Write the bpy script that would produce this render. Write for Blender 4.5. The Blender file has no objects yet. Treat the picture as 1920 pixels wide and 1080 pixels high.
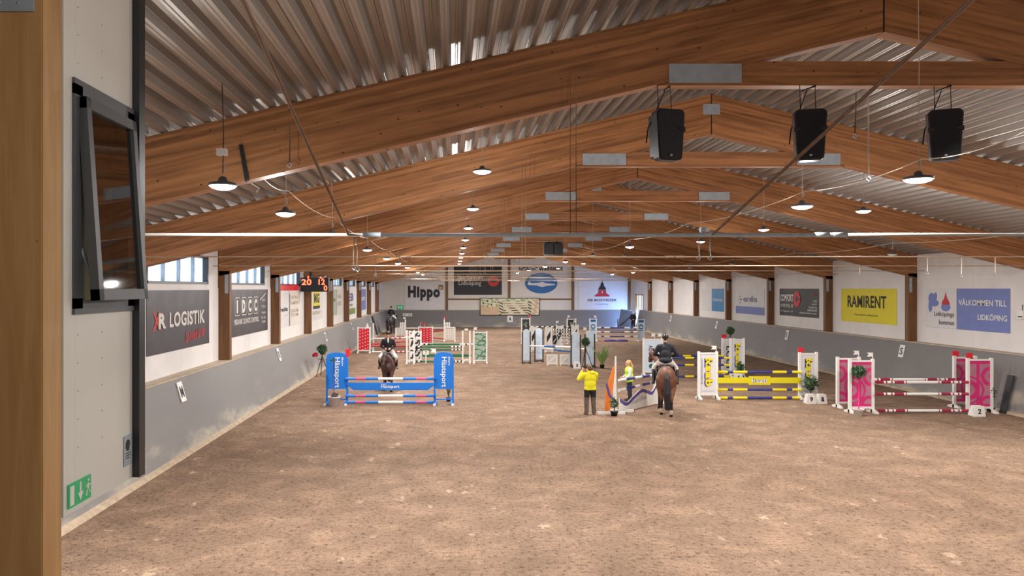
import bpy, bmesh, math, random
from mathutils import Vector, Matrix, Euler
random.seed(7)
C = bpy.context.scene.collection
R = math.radians
F, VX, VY, H = 1380.0, 850.0, 540.0, 4.3      # focal length in px, vanishing point, eye height

# ------------------------------------------------------------ camera, world, exposure
cam_d = bpy.data.cameras.new('camera'); cam = bpy.data.objects.new('camera', cam_d); C.objects.link(cam)
cam.location = (0, 0, H); cam.rotation_euler = (R(90), 0, 0)
cam_d.sensor_width = 36; cam_d.lens = 36 * F / 1920; cam_d.shift_x = 110 / 1920
cam_d.clip_start = .1; cam_d.clip_end = 300
bpy.context.scene.camera = cam
sc = bpy.context.scene
sc.view_settings.view_transform = 'Standard'; sc.view_settings.look = 'None'
sc.view_settings.gamma = 1; sc.view_settings.use_curve_mapping = False
sc.view_settings.exposure = 0.46
w = bpy.data.worlds.new('world'); sc.world = w; w.use_nodes = True
bg = w.node_tree.nodes['Background']; bg.inputs[0].default_value = (.74, .87, 1, 1); bg.inputs[1].default_value = 2.6
LAMP_W = 250.0
LAMP_COL = (1.0, .965, .92)

# ------------------------------------------------------------ node materials
def _nt(name):
    m = bpy.data.materials.new(name); m.use_nodes = True
    return m, m.node_tree, m.node_tree.nodes['Principled BSDF']
def srgb(c):
    return tuple(((v/255)/12.92 if v/255 <= .04045 else ((v/255+.055)/1.055)**2.4) for v in c)
def paint(name, rgb, rough=.6, metal=0, var=.08, scale=3.0, bump=0.0, bscale=40, alpha=None):
    """plain painted / plastic / cloth surface with slight mottling"""
    m, nt, b = _nt(name); c = srgb(rgb)
    tc = nt.nodes.new('ShaderNodeTexCoord'); n = nt.nodes.new('ShaderNodeTexNoise')
    n.inputs['Scale'].default_value = scale; n.inputs['Detail'].default_value = 5
    nt.links.new(tc.outputs['Object'], n.inputs['Vector'])
    r = nt.nodes.new('ShaderNodeValToRGB')
    r.color_ramp.elements[0].position = .3; r.color_ramp.elements[1].position = .7
    r.color_ramp.elements[0].color = (*[v*(1-var) for v in c], 1)
    r.color_ramp.elements[1].color = (*[min(1, v*(1+var)) for v in c], 1)
    nt.links.new(n.outputs['Fac'], r.inputs[0]); nt.links.new(r.outputs[0], b.inputs['Base Color'])
    b.inputs['Roughness'].default_value = rough; b.inputs['Metallic'].default_value = metal
    if bump:
        n2 = nt.nodes.new('ShaderNodeTexNoise'); n2.inputs['Scale'].default_value = bscale
        nt.links.new(tc.outputs['Object'], n2.inputs['Vector'])
        bp = nt.nodes.new('ShaderNodeBump'); bp.inputs['Strength'].default_value = bump; bp.inputs['Distance'].default_value = .01
        nt.links.new(n2.outputs['Fac'], bp.inputs['Height']); nt.links.new(bp.outputs[0], b.inputs['Normal'])
    return m
def glow(name, rgb, s):
    m, nt, b = _nt(name); c = srgb(rgb)
    b.inputs['Base Color'].default_value = (*c, 1); b.inputs['Emission Color'].default_value = (*c, 1)
    b.inputs['Emission Strength'].default_value = s
    return m
def wood(name, lo, hi, axis='x', knots=.5, lam=.045, grain=1.0, split=True):
    """glulam: grain along `axis`, lamella tone steps across it, scattered knots"""
    m, nt, b = _nt(name); N = nt.nodes.new; L = nt.links.new
    tc = N('ShaderNodeTexCoord'); sp = N('ShaderNodeSeparateXYZ'); L(tc.outputs['Object'], sp.inputs[0])
    al, ac, ot = ('X', 'Z', 'Y') if axis == 'x' else ('Z', 'X', 'Y')
    info = N('ShaderNodeObjectInfo')
    fl = N('ShaderNodeMath'); fl.operation = 'DIVIDE'; fl.inputs[1].default_value = lam; L(sp.outputs[ac], fl.inputs[0])
    f2 = N('ShaderNodeMath'); f2.operation = 'FLOOR'; L(fl.outputs[0], f2.inputs[0])
    wn = N('ShaderNodeTexWhiteNoise'); wn.noise_dimensions = '2D'
    cb0 = N('ShaderNodeCombineXYZ'); L(f2.outputs[0], cb0.inputs[0]); L(info.outputs['Random'], cb0.inputs[1]); L(cb0.outputs[0], wn.inputs['Vector'])
    cb = N('ShaderNodeCombineXYZ')
    ma = N('ShaderNodeMath'); ma.operation = 'MULTIPLY_ADD'; ma.inputs[1].default_value = .5
    L(sp.outputs[al], ma.inputs[0])
    mr = N('ShaderNodeMath'); mr.operation = 'MULTIPLY'; mr.inputs[1].default_value = 40; L(info.outputs['Random'], mr.inputs[0]); L(mr.outputs[0], ma.inputs[2])
    mc = N('ShaderNodeMath'); mc.operation = 'MULTIPLY'; mc.inputs[1].default_value = 7; L(sp.outputs[ac], mc.inputs[0])
    mo = N('ShaderNodeMath'); mo.operation = 'MULTIPLY'; mo.inputs[1].default_value = 7; L(sp.outputs[ot], mo.inputs[0])
    L(ma.outputs[0], cb.inputs[0]); L(mc.outputs[0], cb.inputs[1]); L(mo.outputs[0], cb.inputs[2])
    n = N('ShaderNodeTexNoise'); n.inputs['Scale'].default_value = 1.6; n.inputs['Detail'].default_value = 7; n.inputs['Roughness'].default_value = .62; n.inputs['Distortion'].default_value = .6
    L(cb.outputs[0], n.inputs['Vector'])
    mx = N('ShaderNodeMath'); mx.operation = 'MULTIPLY_ADD'; mx.inputs[1].default_value = .22 if split else .03; L(wn.outputs['Value'], mx.inputs[0]); L(n.outputs['Fac'], mx.inputs[2])
    r = N('ShaderNodeValToRGB'); r.color_ramp.elements[0].position = .38; r.color_ramp.elements[1].position = .8
    r.color_ramp.elements[0].color = (*srgb(lo), 1); r.color_ramp.elements[1].color = (*srgb(hi), 1)
    L(mx.outputs[0], r.inputs[0])
    # knots
    ck = N('ShaderNodeCombineXYZ')
    k1 = N('ShaderNodeMath'); k1.operation = 'MULTIPLY_ADD'; k1.inputs[1].default_value = 3.4; L(sp.outputs[al], k1.inputs[0]); L(mr.outputs[0], k1.inputs[2])
    k2 = N('ShaderNodeMath'); k2.operation = 'MULTIPLY'; k2.inputs[1].default_value = 5.5; L(sp.outputs[ac], k2.inputs[0])
    k3 = N('ShaderNodeMath'); k3.operation = 'MULTIPLY'; k3.inputs[1].default_value = 1.0; L(sp.outputs[ot], k3.inputs[0])
    L(k1.outputs[0], ck.inputs[0]); L(k2.outputs[0], ck.inputs[1]); L(k3.outputs[0], ck.inputs[2])
    vo = N('ShaderNodeTexVoronoi'); vo.voronoi_dimensions = '2D'; vo.inputs['Scale'].default_value = 1.0; L(ck.outputs[0], vo.inputs['Vector'])
    sc_ = N('ShaderNodeSeparateColor'); L(vo.outputs['Color'], sc_.inputs[0])
    sz = N('ShaderNodeMath'); sz.operation = 'MULTIPLY_ADD'; sz.inputs[1].default_value = -.17; sz.inputs[2].default_value = .17 * knots
    L(sc_.outputs[0], sz.inputs[0])
    lt = N('ShaderNodeMath'); lt.operation = 'SUBTRACT'; L(sz.outputs[0], lt.inputs[0]); L(vo.outputs['Distance'], lt.inputs[1])
    ml = N('ShaderNodeMath'); ml.operation = 'MULTIPLY'; ml.inputs[1].default_value = 25; ml.use_clamp = True; L(lt.outputs[0], ml.inputs[0])
    mix = N('ShaderNodeMix'); mix.data_type = 'RGBA'; L(ml.outputs[0], mix.inputs['Factor']); L(r.outputs[0], mix.inputs[6])
    mix.inputs[7].default_value = (*[v*.22 for v in srgb(lo)], 1)
    L(mix.outputs[2], b.inputs['Base Color']); b.inputs['Roughness'].default_value = .55
    bp = N('ShaderNodeBump'); bp.inputs['Strength'].default_value = .15; bp.inputs['Distance'].default_value = .004
    L(n.outputs['Fac'], bp.inputs['Height']); L(bp.outputs[0], b.inputs['Normal'])
    return m
def sand_mat():
    m, nt, b = _nt('arena_sand'); N = nt.nodes.new; L = nt.links.new
    tc = N('ShaderNodeTexCoord')
    def noise(s, d, vec=None, rough=.55, dist=0):
        n = N('ShaderNodeTexNoise'); n.inputs['Scale'].default_value = s; n.inputs['Detail'].default_value = d
        n.inputs['Roughness'].default_value = rough; n.inputs['Distortion'].default_value = dist
        L(vec or tc.outputs['Object'], n.inputs['Vector']); return n
    big = noise(.11, 4); mid = noise(1.3, 6, dist=.5); fine = noise(11, 6, rough=.7); grit = noise(45, 3, rough=.7)
    def ramp(inp, stops):
        r = N('ShaderNodeValToRGB'); cr = r.color_ramp
        while len(cr.elements) < len(stops): cr.elements.new(.5)
        for e, (p, c) in zip(cr.elements, stops): e.position = p; e.color = (*c, 1)
        L(inp, r.inputs[0]); return r
    base = ramp(big.outputs['Fac'], [(.38, srgb((142, 117, 98))), (.62, srgb((156, 131, 112)))])
    f = ramp(fine.outputs['Fac'], [(.36, (.38, .36, .34)), (.455, (.92, .89, .88)), (.56, (1.0, 1.0, 1.0)), (.68, (1.24, 1.22, 1.2))])
    g = ramp(grit.outputs['Fac'], [(.36, (.56, .54, .52)), (.47, (1.0, 1.0, 1.0)), (.66, (1.25, 1.25, 1.25))])
    md = ramp(mid.outputs['Fac'], [(.34, (.86, .85, .84)), (.5, (1.0, 1.0, 1.0)), (.64, (1.26, 1.25, 1.23))])
    def mul(a, c):
        x = N('ShaderNodeMix'); x.data_type = 'RGBA'; x.blend_type = 'MULTIPLY'; x.inputs['Factor'].default_value = 1
        x.clamp_result = False
        L(a, x.inputs[6]); L(c, x.inputs[7]); return x.outputs[2]
    col = mul(mul(mul(base.outputs[0], f.outputs[0]), g.outputs[0]), md.outputs[0])
    # pale dry scuffs (hoof marks that turned up dry sand)
    mp = N('ShaderNodeMapping'); mp.inputs['Scale'].default_value = (1.5, .8, 1); mp.inputs['Rotation'].default_value = (0, 0, .5); L(tc.outputs['Object'], mp.inputs[0])
    wob = noise(6, 3); ad = N('ShaderNodeVectorMath'); ad.operation = 'MULTIPLY_ADD'; ad.inputs[1].default_value = (.55, .55, 0); L(wob.outputs['Color'], ad.inputs[0]); L(mp.outputs[0], ad.inputs[2])
    vo = N('ShaderNodeTexVoronoi'); vo.inputs['Scale'].default_value = 1.9; L(ad.outputs[0], vo.inputs['Vector'])
    s2 = N('ShaderNodeSeparateColor'); L(vo.outputs['Color'], s2.inputs[0])
    th = N('ShaderNodeMath'); th.operation = 'MULTIPLY_ADD'; th.inputs[1].default_value = .30; th.inputs[2].default_value = -.06; L(s2.outputs[0], th.inputs[0])
    sb = N('ShaderNodeMath'); sb.operation = 'SUBTRACT'; L(th.outputs[0], sb.inputs[0]); L(vo.outputs['Distance'], sb.inputs[1])
    mm = N('ShaderNodeMath'); mm.operation = 'MULTIPLY'; mm.inputs[1].default_value = 14; mm.use_clamp = True; L(sb.outputs[0], mm.inputs[0])
    mf = N('ShaderNodeMath'); mf.operation = 'MULTIPLY'; L(mm.outputs[0], mf.inputs[0])
    pr = ramp(mid.outputs['Fac'], [(.42, (.15, .15, .15)), (.55, (.75, .75, .75))]); L(pr.outputs[0], mf.inputs[1])
    mx = N('ShaderNodeMix'); mx.data_type = 'RGBA'; L(mf.outputs[0], mx.inputs['Factor']); L(col, mx.inputs[6]); mx.inputs[7].default_value = (*srgb((204, 178, 152)), 1)
    L(mx.outputs[2], b.inputs['Base Color']); b.inputs['Roughness'].default_value = .95
    b.inputs['Specular IOR Level'].default_value = .15
    a1 = N('ShaderNodeMath'); a1.operation = 'MULTIPLY_ADD'; a1.inputs[1].default_value = 2.5; L(mid.outputs['Fac'], a1.inputs[0]); L(fine.outputs['Fac'], a1.inputs[2])
    a2 = N('ShaderNodeMath'); a2.operation = 'MULTIPLY_ADD'; a2.inputs[1].default_value = .35; L(grit.outputs['Fac'], a2.inputs[0]); L(a1.outputs[0], a2.inputs[2])
    bp = N('ShaderNodeBump'); bp.inputs['Strength'].default_value = .9; bp.inputs['Distance'].default_value = .05
    L(a2.outputs[0], bp.inputs['Height']); L(bp.outputs[0], b.inputs['Normal'])
    return m
def kick_mat():
    """grey-blue painted boards, scuffed and dusty towards the ground (dirt thrown up by hooves)"""
    m, nt, b = _nt('kickboard_paint'); N = nt.nodes.new; L = nt.links.new
    tc = N('ShaderNodeTexCoord'); sp = N('ShaderNodeSeparateXYZ'); L(tc.outputs['Object'], sp.inputs[0])
    mp = N('ShaderNodeMapping'); mp.inputs['Scale'].default_value = (.6, .6, 1.6); L(tc.outputs['Object'], mp.inputs[0])
    n = N('ShaderNodeTexNoise'); n.inputs['Scale'].default_value = .9; n.inputs['Detail'].default_value = 8; n.inputs['Roughness'].default_value = .6; L(mp.outputs[0], n.inputs['Vector'])
    z = N('ShaderNodeMath'); z.operation = 'MULTIPLY_ADD'; z.inputs[1].default_value = -.72; z.inputs[2].default_value = .62; L(sp.outputs['Z'], z.inputs[0])
    a = N('ShaderNodeMath'); a.operation = 'MULTIPLY_ADD'; a.inputs[1].default_value = 2.4; a.use_clamp = True; L(n.outputs['Fac'], a.inputs[0])
    s = N('ShaderNodeMath'); s.operation = 'SUBTRACT'; s.inputs[1].default_value = 1.08; L(z.outputs[0], s.inputs[0]); L(s.outputs[0], a.inputs[2])
    r = N('ShaderNodeValToRGB'); cr = r.color_ramp
    cr.elements[0].position = .05; cr.elements[0].color = (*srgb((122, 118, 117)), 1)
    cr.elements[1].position = .95; cr.elements[1].color = (*srgb((176, 166, 150)), 1)
    e = cr.elements.new(.5); e.color = (*srgb((128, 124, 122)), 1)
    L(a.outputs[0], r.inputs[0]); L(r.outputs[0], b.inputs['Base Color']); b.inputs['Roughness'].default_value = .6
    return m
def steel_mat():
    m, nt, b = _nt('galvanised_deck'); N = nt.nodes.new; L = nt.links.new
    tc = N('ShaderNodeTexCoord'); mp = N('ShaderNodeMapping'); mp.inputs['Scale'].default_value = (9, .5, 9); L(tc.outputs['Object'], mp.inputs[0])
    n = N('ShaderNodeTexNoise'); n.inputs['Scale'].default_value = 1.5; n.inputs['Detail'].default_value = 6; L(mp.outputs[0], n.inputs['Vector'])
    r = N('ShaderNodeValToRGB'); r.color_ramp.elements[0].position = .3; r.color_ramp.elements[1].position = .7
    r.color_ramp.elements[0].color = (.44, .425, .41, 1); r.color_ramp.elements[1].color = (.53, .515, .50, 1)
    L(n.outputs['Fac'], r.inputs[0]); L(r.outputs[0], b.inputs['Base Color'])
    b.inputs['Metallic'].default_value = .7; b.inputs['Roughness'].default_value = .42
    return m
def glass_mat(name, tint=(.8, .9, .9), refl=.25, rough=.03):
    m, nt, b = _nt(name); N = nt.nodes.new; L = nt.links.new
    nt.nodes.remove(b); out = nt.nodes['Material Output']
    t = N('ShaderNodeBsdfTransparent'); t.inputs[0].default_value = (*tint, 1)
    g = N('ShaderNodeBsdfGlossy'); g.inputs['Roughness'].default_value = rough
    fr = N('ShaderNodeFresnel'); fr.inputs[0].default_value = 1.5
    ge = N('ShaderNodeNewGeometry'); io = N('ShaderNodeMath'); io.operation = 'MULTIPLY_ADD'; io.inputs[1].default_value = 1/1.5-1.5; io.inputs[2].default_value = 1.5
    L(ge.outputs['Backfacing'], io.inputs[0]); L(io.outputs[0], fr.inputs[0])
    mx = N('ShaderNodeMixShader'); ad = N('ShaderNodeMath'); ad.operation = 'ADD'; ad.inputs[1].default_value = refl; ad.use_clamp = True
    L(fr.outputs[0], ad.inputs[0]); L(ad.outputs[0], mx.inputs[0]); L(t.outputs[0], mx.inputs[1]); L(g.outputs[0], mx.inputs[2]); L(mx.outputs[0], out.inputs[0])
    return m

M = {}
M['sand'] = sand_mat(); M['kick'] = kick_mat(); M['deck'] = steel_mat()
M['glulam'] = wood('glulam_rafter', (124, 80, 44), (188, 130, 82), 'x', .5)
M['glulam_post'] = wood('glulam_post', (98, 64, 34), (138, 94, 54), 'z', .4, lam=.4, split=False)
M['near_post'] = wood('pine_post', (176, 134, 82), (208, 166, 112), 'z', .3, lam=.11, split=False)
M['wall'] = paint('white_wall_board', (226, 222, 220), .6, var=.05, scale=1.2)
M['gable'] = paint('cream_gable_board', (216, 210, 202), .65, var=.05, scale=.8)
M['booth'] = paint('booth_board', (222, 222, 216), .55, var=.02, scale=2)
M['ledge'] = paint('ledge_wood', (190, 172, 152), .6, var=.15)
M['curb'] = paint('pale_concrete_curb', (178, 158, 136), .9, var=.18, scale=5, bump=.4)
M['plate'] = paint('galvanised_plate', (166, 178, 190), .5, .1, var=.12, scale=6)
M['pipe2'] = paint('dull_brown_pipe', (158, 134, 112), .7, .0)
M['gategrey'] = paint('dark_gate_grey', (92, 92, 96), .6)
M['pipe'] = paint('galvanised_pipe', (150, 146, 140), .65, .1, var=.1, scale=5)
M['rust'] = paint('brown_steel_cable', (120, 96, 76), .5, .4, var=.2, scale=9)
M['wire'] = paint('white_wire', (205, 190, 170), .5)
M['frame_grey'] = paint('window_frame_grey', (84, 88, 92), .45)
M['black'] = paint('black_plastic', (22, 23, 28), .5)
M['grille'] = paint('speaker_grille', (14, 15, 24), .7, bump=.5, bscale=300)
M['darkgrey'] = paint('dark_grey_metal', (58, 60, 64), .35, .5)
M['white'] = paint('white_paint', (232, 230, 226), .45, var=.03)
M['white2'] = paint('white_banner_vinyl', (216, 214, 216), .5, var=.03)
M['ink'] = paint('dark_ink', (38, 36, 46), .6)
M['silver_ink'] = paint('pale_ink', (212, 206, 200), .6)
M['red_ink'] = paint('red_ink', (190, 50, 54), .6)
M['anthracite'] = paint('anthracite_vinyl', (66, 62, 66), .45, var=.1, scale=1.5)
M['blackv'] = paint('black_vinyl', (26, 26, 32), .55)
M['charcoal'] = paint('charcoal_vinyl', (52, 52, 56), .5)
M['yellow'] = paint('yellow_paint', (236, 214, 24), .5, var=.03)
M['wall_yellow'] = paint('yellow_vinyl', (222, 208, 10), .5, var=.03)
M['lilac'] = paint('lilac_blue_vinyl', (112, 126, 186), .5, var=.04)
M['navy'] = paint('navy_paint', (52, 58, 130), .5)
M['blue'] = paint('bright_blue_paint', (20, 118, 214), .45, var=.03)
M['blue2'] = paint('mid_blue_vinyl', (44, 128, 184), .5)
M['dblue'] = paint('deep_blue_vinyl', (24, 96, 158), .5)
M['pink'] = paint('pink_red_paint', (196, 88, 132), .5)
M['magenta'] = paint('magenta_mesh', (206, 40, 116), .6, var=.1)
M['magenta2'] = paint('dull_rose_mesh', (176, 118, 136), .7, var=.1)
M['wine'] = paint('wine_red_paint', (158, 34, 66), .5)
M['red'] = paint('red_paint', (214, 30, 48), .5, var=.05)
M['orange'] = paint('orange_paint', (238, 128, 38), .5)
M['green'] = paint('green_paint', (30, 110, 76), .5)
M['palegreen'] = paint('grey_green_panel', (158, 178, 160), .6)
M['paleblue'] = paint('pale_blue_paint', (208, 222, 238), .45, var=.03)
M['purple'] = paint('purple_paint', (86, 76, 150), .5)
M['leaf'] = paint('leaf_green', (62, 92, 62), .6, var=.35, scale=20)
M['leafl'] = paint('light_leaf_green', (112, 138, 72), .6, var=.3, scale=20)
M['bark'] = paint('bark', (88, 64, 46), .8, var=.3, scale=20)
M['soil'] = paint('potting_soil', (70, 48, 36), .95, var=.3, scale=20)
M['skin'] = paint('skin', (206, 156, 130), .5)
M['hivis'] = paint('yellow_jacket_cloth', (228, 220, 28), .7, var=.06, scale=9, bump=.4, bscale=14)
M['vest'] = paint('lime_vest_cloth', (188, 232, 60), .6, var=.05)
M['navycloth'] = paint('navy_jacket_cloth', (24, 26, 38), .75, var=.15, scale=9)
M['blackcloth'] = paint('black_cloth', (24, 22, 26), .8, var=.15, scale=9)
M['breeches'] = paint('white_breeches', (214, 206, 200), .7)
M['boot'] = paint('black_leather', (22, 20, 24), .35)
M['camo'] = paint('grey_brown_trousers', (96, 84, 76), .85, var=.35, scale=14)
M['denim'] = paint('dark_denim', (44, 48, 66), .85, var=.15, scale=12)
M['hair'] = paint('blonde_hair', (190, 150, 92), .6, var=.3, scale=30)
M['brownhair'] = paint('brown_hair', (92, 66, 46), .6, var=.3, scale=30)
M['bay'] = paint('bay_coat', (108, 66, 46), .55, var=.18, scale=3)
M['darkbay'] = paint('dark_bay_coat', (78, 56, 52), .55, var=.15, scale=3)
M['blackcoat'] = paint('black_horse_coat', (50, 44, 46), .45, var=.15, scale=3)
M['point'] = paint('black_horse_hair', (26, 24, 34), .55, var=.2, scale=12)
M['sock'] = paint('white_sock', (214, 196, 180), .7)
M['curtain'] = paint('pale_curtain', (196, 206, 176), .8, bump=.5, bscale=8)
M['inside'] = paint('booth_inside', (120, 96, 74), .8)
M['doorwood'] = paint('door_frame_wood', (150, 108, 62), .6, var=.15)
M['exit'] = glow('exit_sign_green', (32, 150, 92), .25)
M['led'] = glow('red_led', (255, 84, 50), 3.5)
M['lampglow'] = glow('lamp_lens', (255, 250, 244), 9.0)
M['glass'] = glass_mat('window_glass', (.9, .95, 1), .03)
M['sashglass'] = glass_mat('sash_glass', (.42, .42, .40), .16)
M['mirrorpic'] = paint('picture_sand', (206, 176, 140), .5)
M['picwhite'] = paint('picture_cream', (222, 214, 188), .5)
M['picgreen'] = paint('picture_green', (150, 170, 110), .5)
M['picdark'] = paint('picture_dark', (92, 84, 60), .5)
M['seam'] = paint('dark_joint', (30, 20, 14), .9)

# ------------------------------------------------------------ mesh helpers
def link(name, bm, mats, parent=None, loc=None, rot=None, smooth=False):
    me = bpy.data.meshes.new(name); bm.normal_update(); bm.to_mesh(me); bm.free()
    if not isinstance(mats, (list, tuple)): mats = [mats]
    for m in mats: me.materials.append(M[m] if isinstance(m, str) else m)
    if smooth:
        for p in me.polygons: p.use_smooth = True
    o = bpy.data.objects.new(name, me); C.objects.link(o)
    if parent: o.parent = parent
    if loc is not None: o.location = loc
    if rot is not None: o.rotation_euler = rot
    return o
def box(bm, x0, x1, y0, y1, z0, z1, mi=0):
    vs = [bm.verts.new((x, y, z)) for x in (x0, x1) for y in (y0, y1) for z in (z0, z1)]
    for f in ((0, 1, 3, 2), (4, 6, 7, 5), (0, 4, 5, 1), (2, 3, 7, 6), (0, 2, 6, 4), (1, 5, 7, 3)):
        bm.faces.new([vs[i] for i in f]).material_index = mi
def bx(name, x0, x1, y0, y1, z0, z1, mat, parent=None, bevel=0, **k):
    bm = bmesh.new(); box(bm, x0, x1, y0, y1, z0, z1)
    if bevel: bmesh.ops.bevel(bm, geom=bm.edges[:], offset=bevel, segments=2, affect='EDGES')
    return link(name, bm, mat, parent, **k)
def prism(bm, pts, y0, y1, mi=0):
    """polygon in x/z extruded along y"""
    a = [bm.verts.new((x, y0, z)) for x, z in pts]; b = [bm.verts.new((x, y1, z)) for x, z in pts]
    n = len(pts); ar = sum(pts[i][0]*pts[(i+1) % n][1] - pts[(i+1) % n][0]*pts[i][1] for i in range(n))
    if ar < 0: a.reverse(); b.reverse()
    bm.faces.new(a).material_index = mi; bm.faces.new(b[::-1]).material_index = mi
    for i in range(n):
        bm.faces.new((a[i], b[i], b[(i+1) % n], a[(i+1) % n])).material_index = mi
def pr(name, pts, y0, y1, mat, parent=None, **k):
    bm = bmesh.new(); prism(bm, pts, y0, y1); bmesh.ops.recalc_face_normals(bm, faces=bm.faces); return link(name, bm, mat, parent, **k)
def ell(cx, cz, rx, rz, n=28, a0=0, a1=360):
    full = a1-a0 >= 360; m = n if full else n+1
    return [(cx+rx*math.cos(R(a0+(a1-a0)*i/n)), cz+rz*math.sin(R(a0+(a1-a0)*i/n))) for i in range(m)]
def tube(bm, pts, r, n=8, mi=0, bands=None):
    """tube through pts; r number or list; bands = material index per segment"""
    pts = [Vector(p) for p in pts]; rs = r if isinstance(r, (list, tuple)) else [r]*len(pts)
    rings = []
    for i, p in enumerate(pts):
        d = (pts[min(i+1, len(pts)-1)] - pts[max(i-1, 0)]).normalized()
        up = Vector((0, 0, 1)) if abs(d.z) < .9 else Vector((0, 1, 0))
        u = d.cross(up).normalized(); v = u.cross(d).normalized()
        rings.append([bm.verts.new(p + (u*math.cos(2*math.pi*k/n) + v*math.sin(2*math.pi*k/n))*rs[i]) for k in range(n)])
    for i in range(len(pts)-1):
        for k in range(n):
            f = bm.faces.new((rings[i][k], rings[i][(k+1) % n], rings[i+1][(k+1) % n], rings[i+1][k]))
            f.material_index = bands[i] if bands else mi; f.smooth = True
    bm.faces.new(rings[0]).material_index = bands[0] if bands else mi
    bm.faces.new(rings[-1][::-1]).material_index = bands[-1] if bands else mi
def tb(name, pts, r, mat, parent=None, n=8, **k):
    bm = bmesh.new(); tube(bm, pts, r, n); return link(name, bm, mat, parent, **k)
def lathe(name, prof, mat, parent=None, n=20, loc=None, rot=None):
    bm = bmesh.new(); rings = []
    for r, z in prof:
        rings.append([bm.verts.new((max(r, .0005)*math.cos(2*math.pi*k/n), max(r, .0005)*math.sin(2*math.pi*k/n), z)) for k in range(n)])
    for i in range(len(prof)-1):
        for k in range(n):
            bm.faces.new((rings[i][k], rings[i][(k+1) % n], rings[i+1][(k+1) % n], rings[i+1][k])).smooth = True
    bm.faces.new(rings[0][::-1]); bm.faces.new(rings[-1])
    return link(name, bm, mat, parent, loc=loc, rot=rot)
def raster(name, x0, z0, wd, ht, nx, nz, fn, mats, parent, y=0, th=.012, merge=True):
    """panel of little cells; fn(u,v)->material index or None for a hole"""
    bm = bmesh.new(); vg = {}
    def V(i, j):
        if (i, j) not in vg: vg[(i, j)] = bm.verts.new((x0+wd*i/nx, y, z0+ht*j/nz))
        return vg[(i, j)]
    for i in range(nx):
        for j in range(nz):
            k = fn((i+.5)/nx, (j+.5)/nz)
            if k is None: continue
            bm.faces.new((V(i, j), V(i+1, j), V(i+1, j+1), V(i, j+1))).material_index = k
    o = link(name, bm, mats, parent)
    s = o.modifiers.new('thickness', 'SOLIDIFY'); s.thickness = th; s.offset = 0
    return o
def text(s, x, z, wd, ht, mat, parent, y=-.01, align='l', rot=0, bold=0.0, shear=0, name='lettering', th=.003, keep=False):
    """flat lettering in the x/z plane of its parent, fitted to wd x ht; rot turns it in that plane (degrees)"""
    if y == -.02: y = -.014
    cu = bpy.data.curves.new('t', 'FONT'); cu.body = s; cu.size = 1; cu.offset = bold; cu.shear = shear; cu.resolution_u = 3; cu.space_character = 1+2.6*bold; cu.extrude = .01
    to = bpy.data.objects.new('t', cu); C.objects.link(to)
    dg = bpy.context.evaluated_depsgraph_get(); me = bpy.data.meshes.new_from_object(to.evaluated_get(dg))
    bpy.data.objects.remove(to); bpy.data.curves.remove(cu)
    xs = [v.co.x for v in me.vertices]; ys = [v.co.y for v in me.vertices]
    if not xs: return None
    mx, my = min(xs), min(ys); sx = wd/(max(xs)-mx); sy = ht/(max(ys)-my)
    if keep: sx = sy = min(sx, sy)
    c, sn = math.cos(R(rot)), math.sin(R(rot))
    for v in me.vertices:
        a, b = (v.co.x-mx)*sx, (v.co.y-my)*sy
        if align == 'c': a -= wd/2; b -= ht/2
        v.co = (x + a*c - b*sn, y - (th/2 if v.co.z > 0 else -th/2), z + a*sn + b*c)
    me.name = name; me.materials.clear(); me.materials.append(M[mat])
    o = bpy.data.objects.new(name, me); C.objects.link(o); o.parent = parent
    return o
def thing(name, label, cat, loc=(0, 0, 0), rotz=0, group=None):
    o = bpy.data.objects.new(name, None); o.empty_display_size = .2; C.objects.link(o)
    o.location = loc; o.rotation_euler = (0, 0, R(rotz)); o['label'] = label; o['category'] = cat
    if group: o['group'] = group
    return o
def tag(o, label, cat, group=None):
    o['label'] = label; o['category'] = cat
    if group: o['group'] = group
    return o
def struct(o): o['kind'] = 'structure'; return o
def G(py): return F*H/(py-VY)                      # depth of a ground point seen at row py
def X(px, D): return (px-VX)*D/F
def Z(py, D): return H-(py-VY)*D/F

# ------------------------------------------------------------ hall geometry
RX = 6.13; XL, XR = -7.83, 19.85; FAR = 80.8; NEAR = -4.0
def roof(x): return 8.91 - .233*abs(x-RX)
def rbot(x): return 7.956 - .235*abs(x-RX)
KL, KR = 1.87, 1.99                                # kickboard tops
FR = [3.6+7*i for i in range(11)]

bm = bmesh.new(); box(bm, XL-.2, XR+.2, NEAR-.2, FAR+.2, -.3, 0); struct(link('floor', bm, 'sand'))

# corrugated steel deck, ribs run along the hall
bm = bmesh.new()
prof = []
for side in (-1, 1):
    xs = []
    x = 0.0; lim = (RX-XL+.3) if side < 0 else (XR-RX+.3)
    while x < lim:
        xs += [(x, 0), (x+.026, 0), (x+.033, .011), (x+.047, .011), (x+.054, 0), (x+.08, 0), (x+.098, .08), (x+.103, .083), (x+.12, .165), (x+.175, .165), (x+.185, .155), (x+.205, .155), (x+.215, .165), (x+.27, .165), (x+.287, .083), (x+.292, .08)]
        x += .31
    pts = [(RX+side*a, 8.91-.233*a+b) for a, b in xs]
    prev = None
    for p in pts:
        cur = (bm.verts.new((p[0], NEAR-.3, p[1])), bm.verts.new((p[0], FAR+.3, p[1])))
        if prev:
            bm.faces.new((prev[0], prev[1], cur[1], cur[0]))
        prev = cur
bmesh.ops.recalc_face_normals(bm, faces=bm.faces); struct(link('ceiling', bm, 'deck'))

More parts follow.
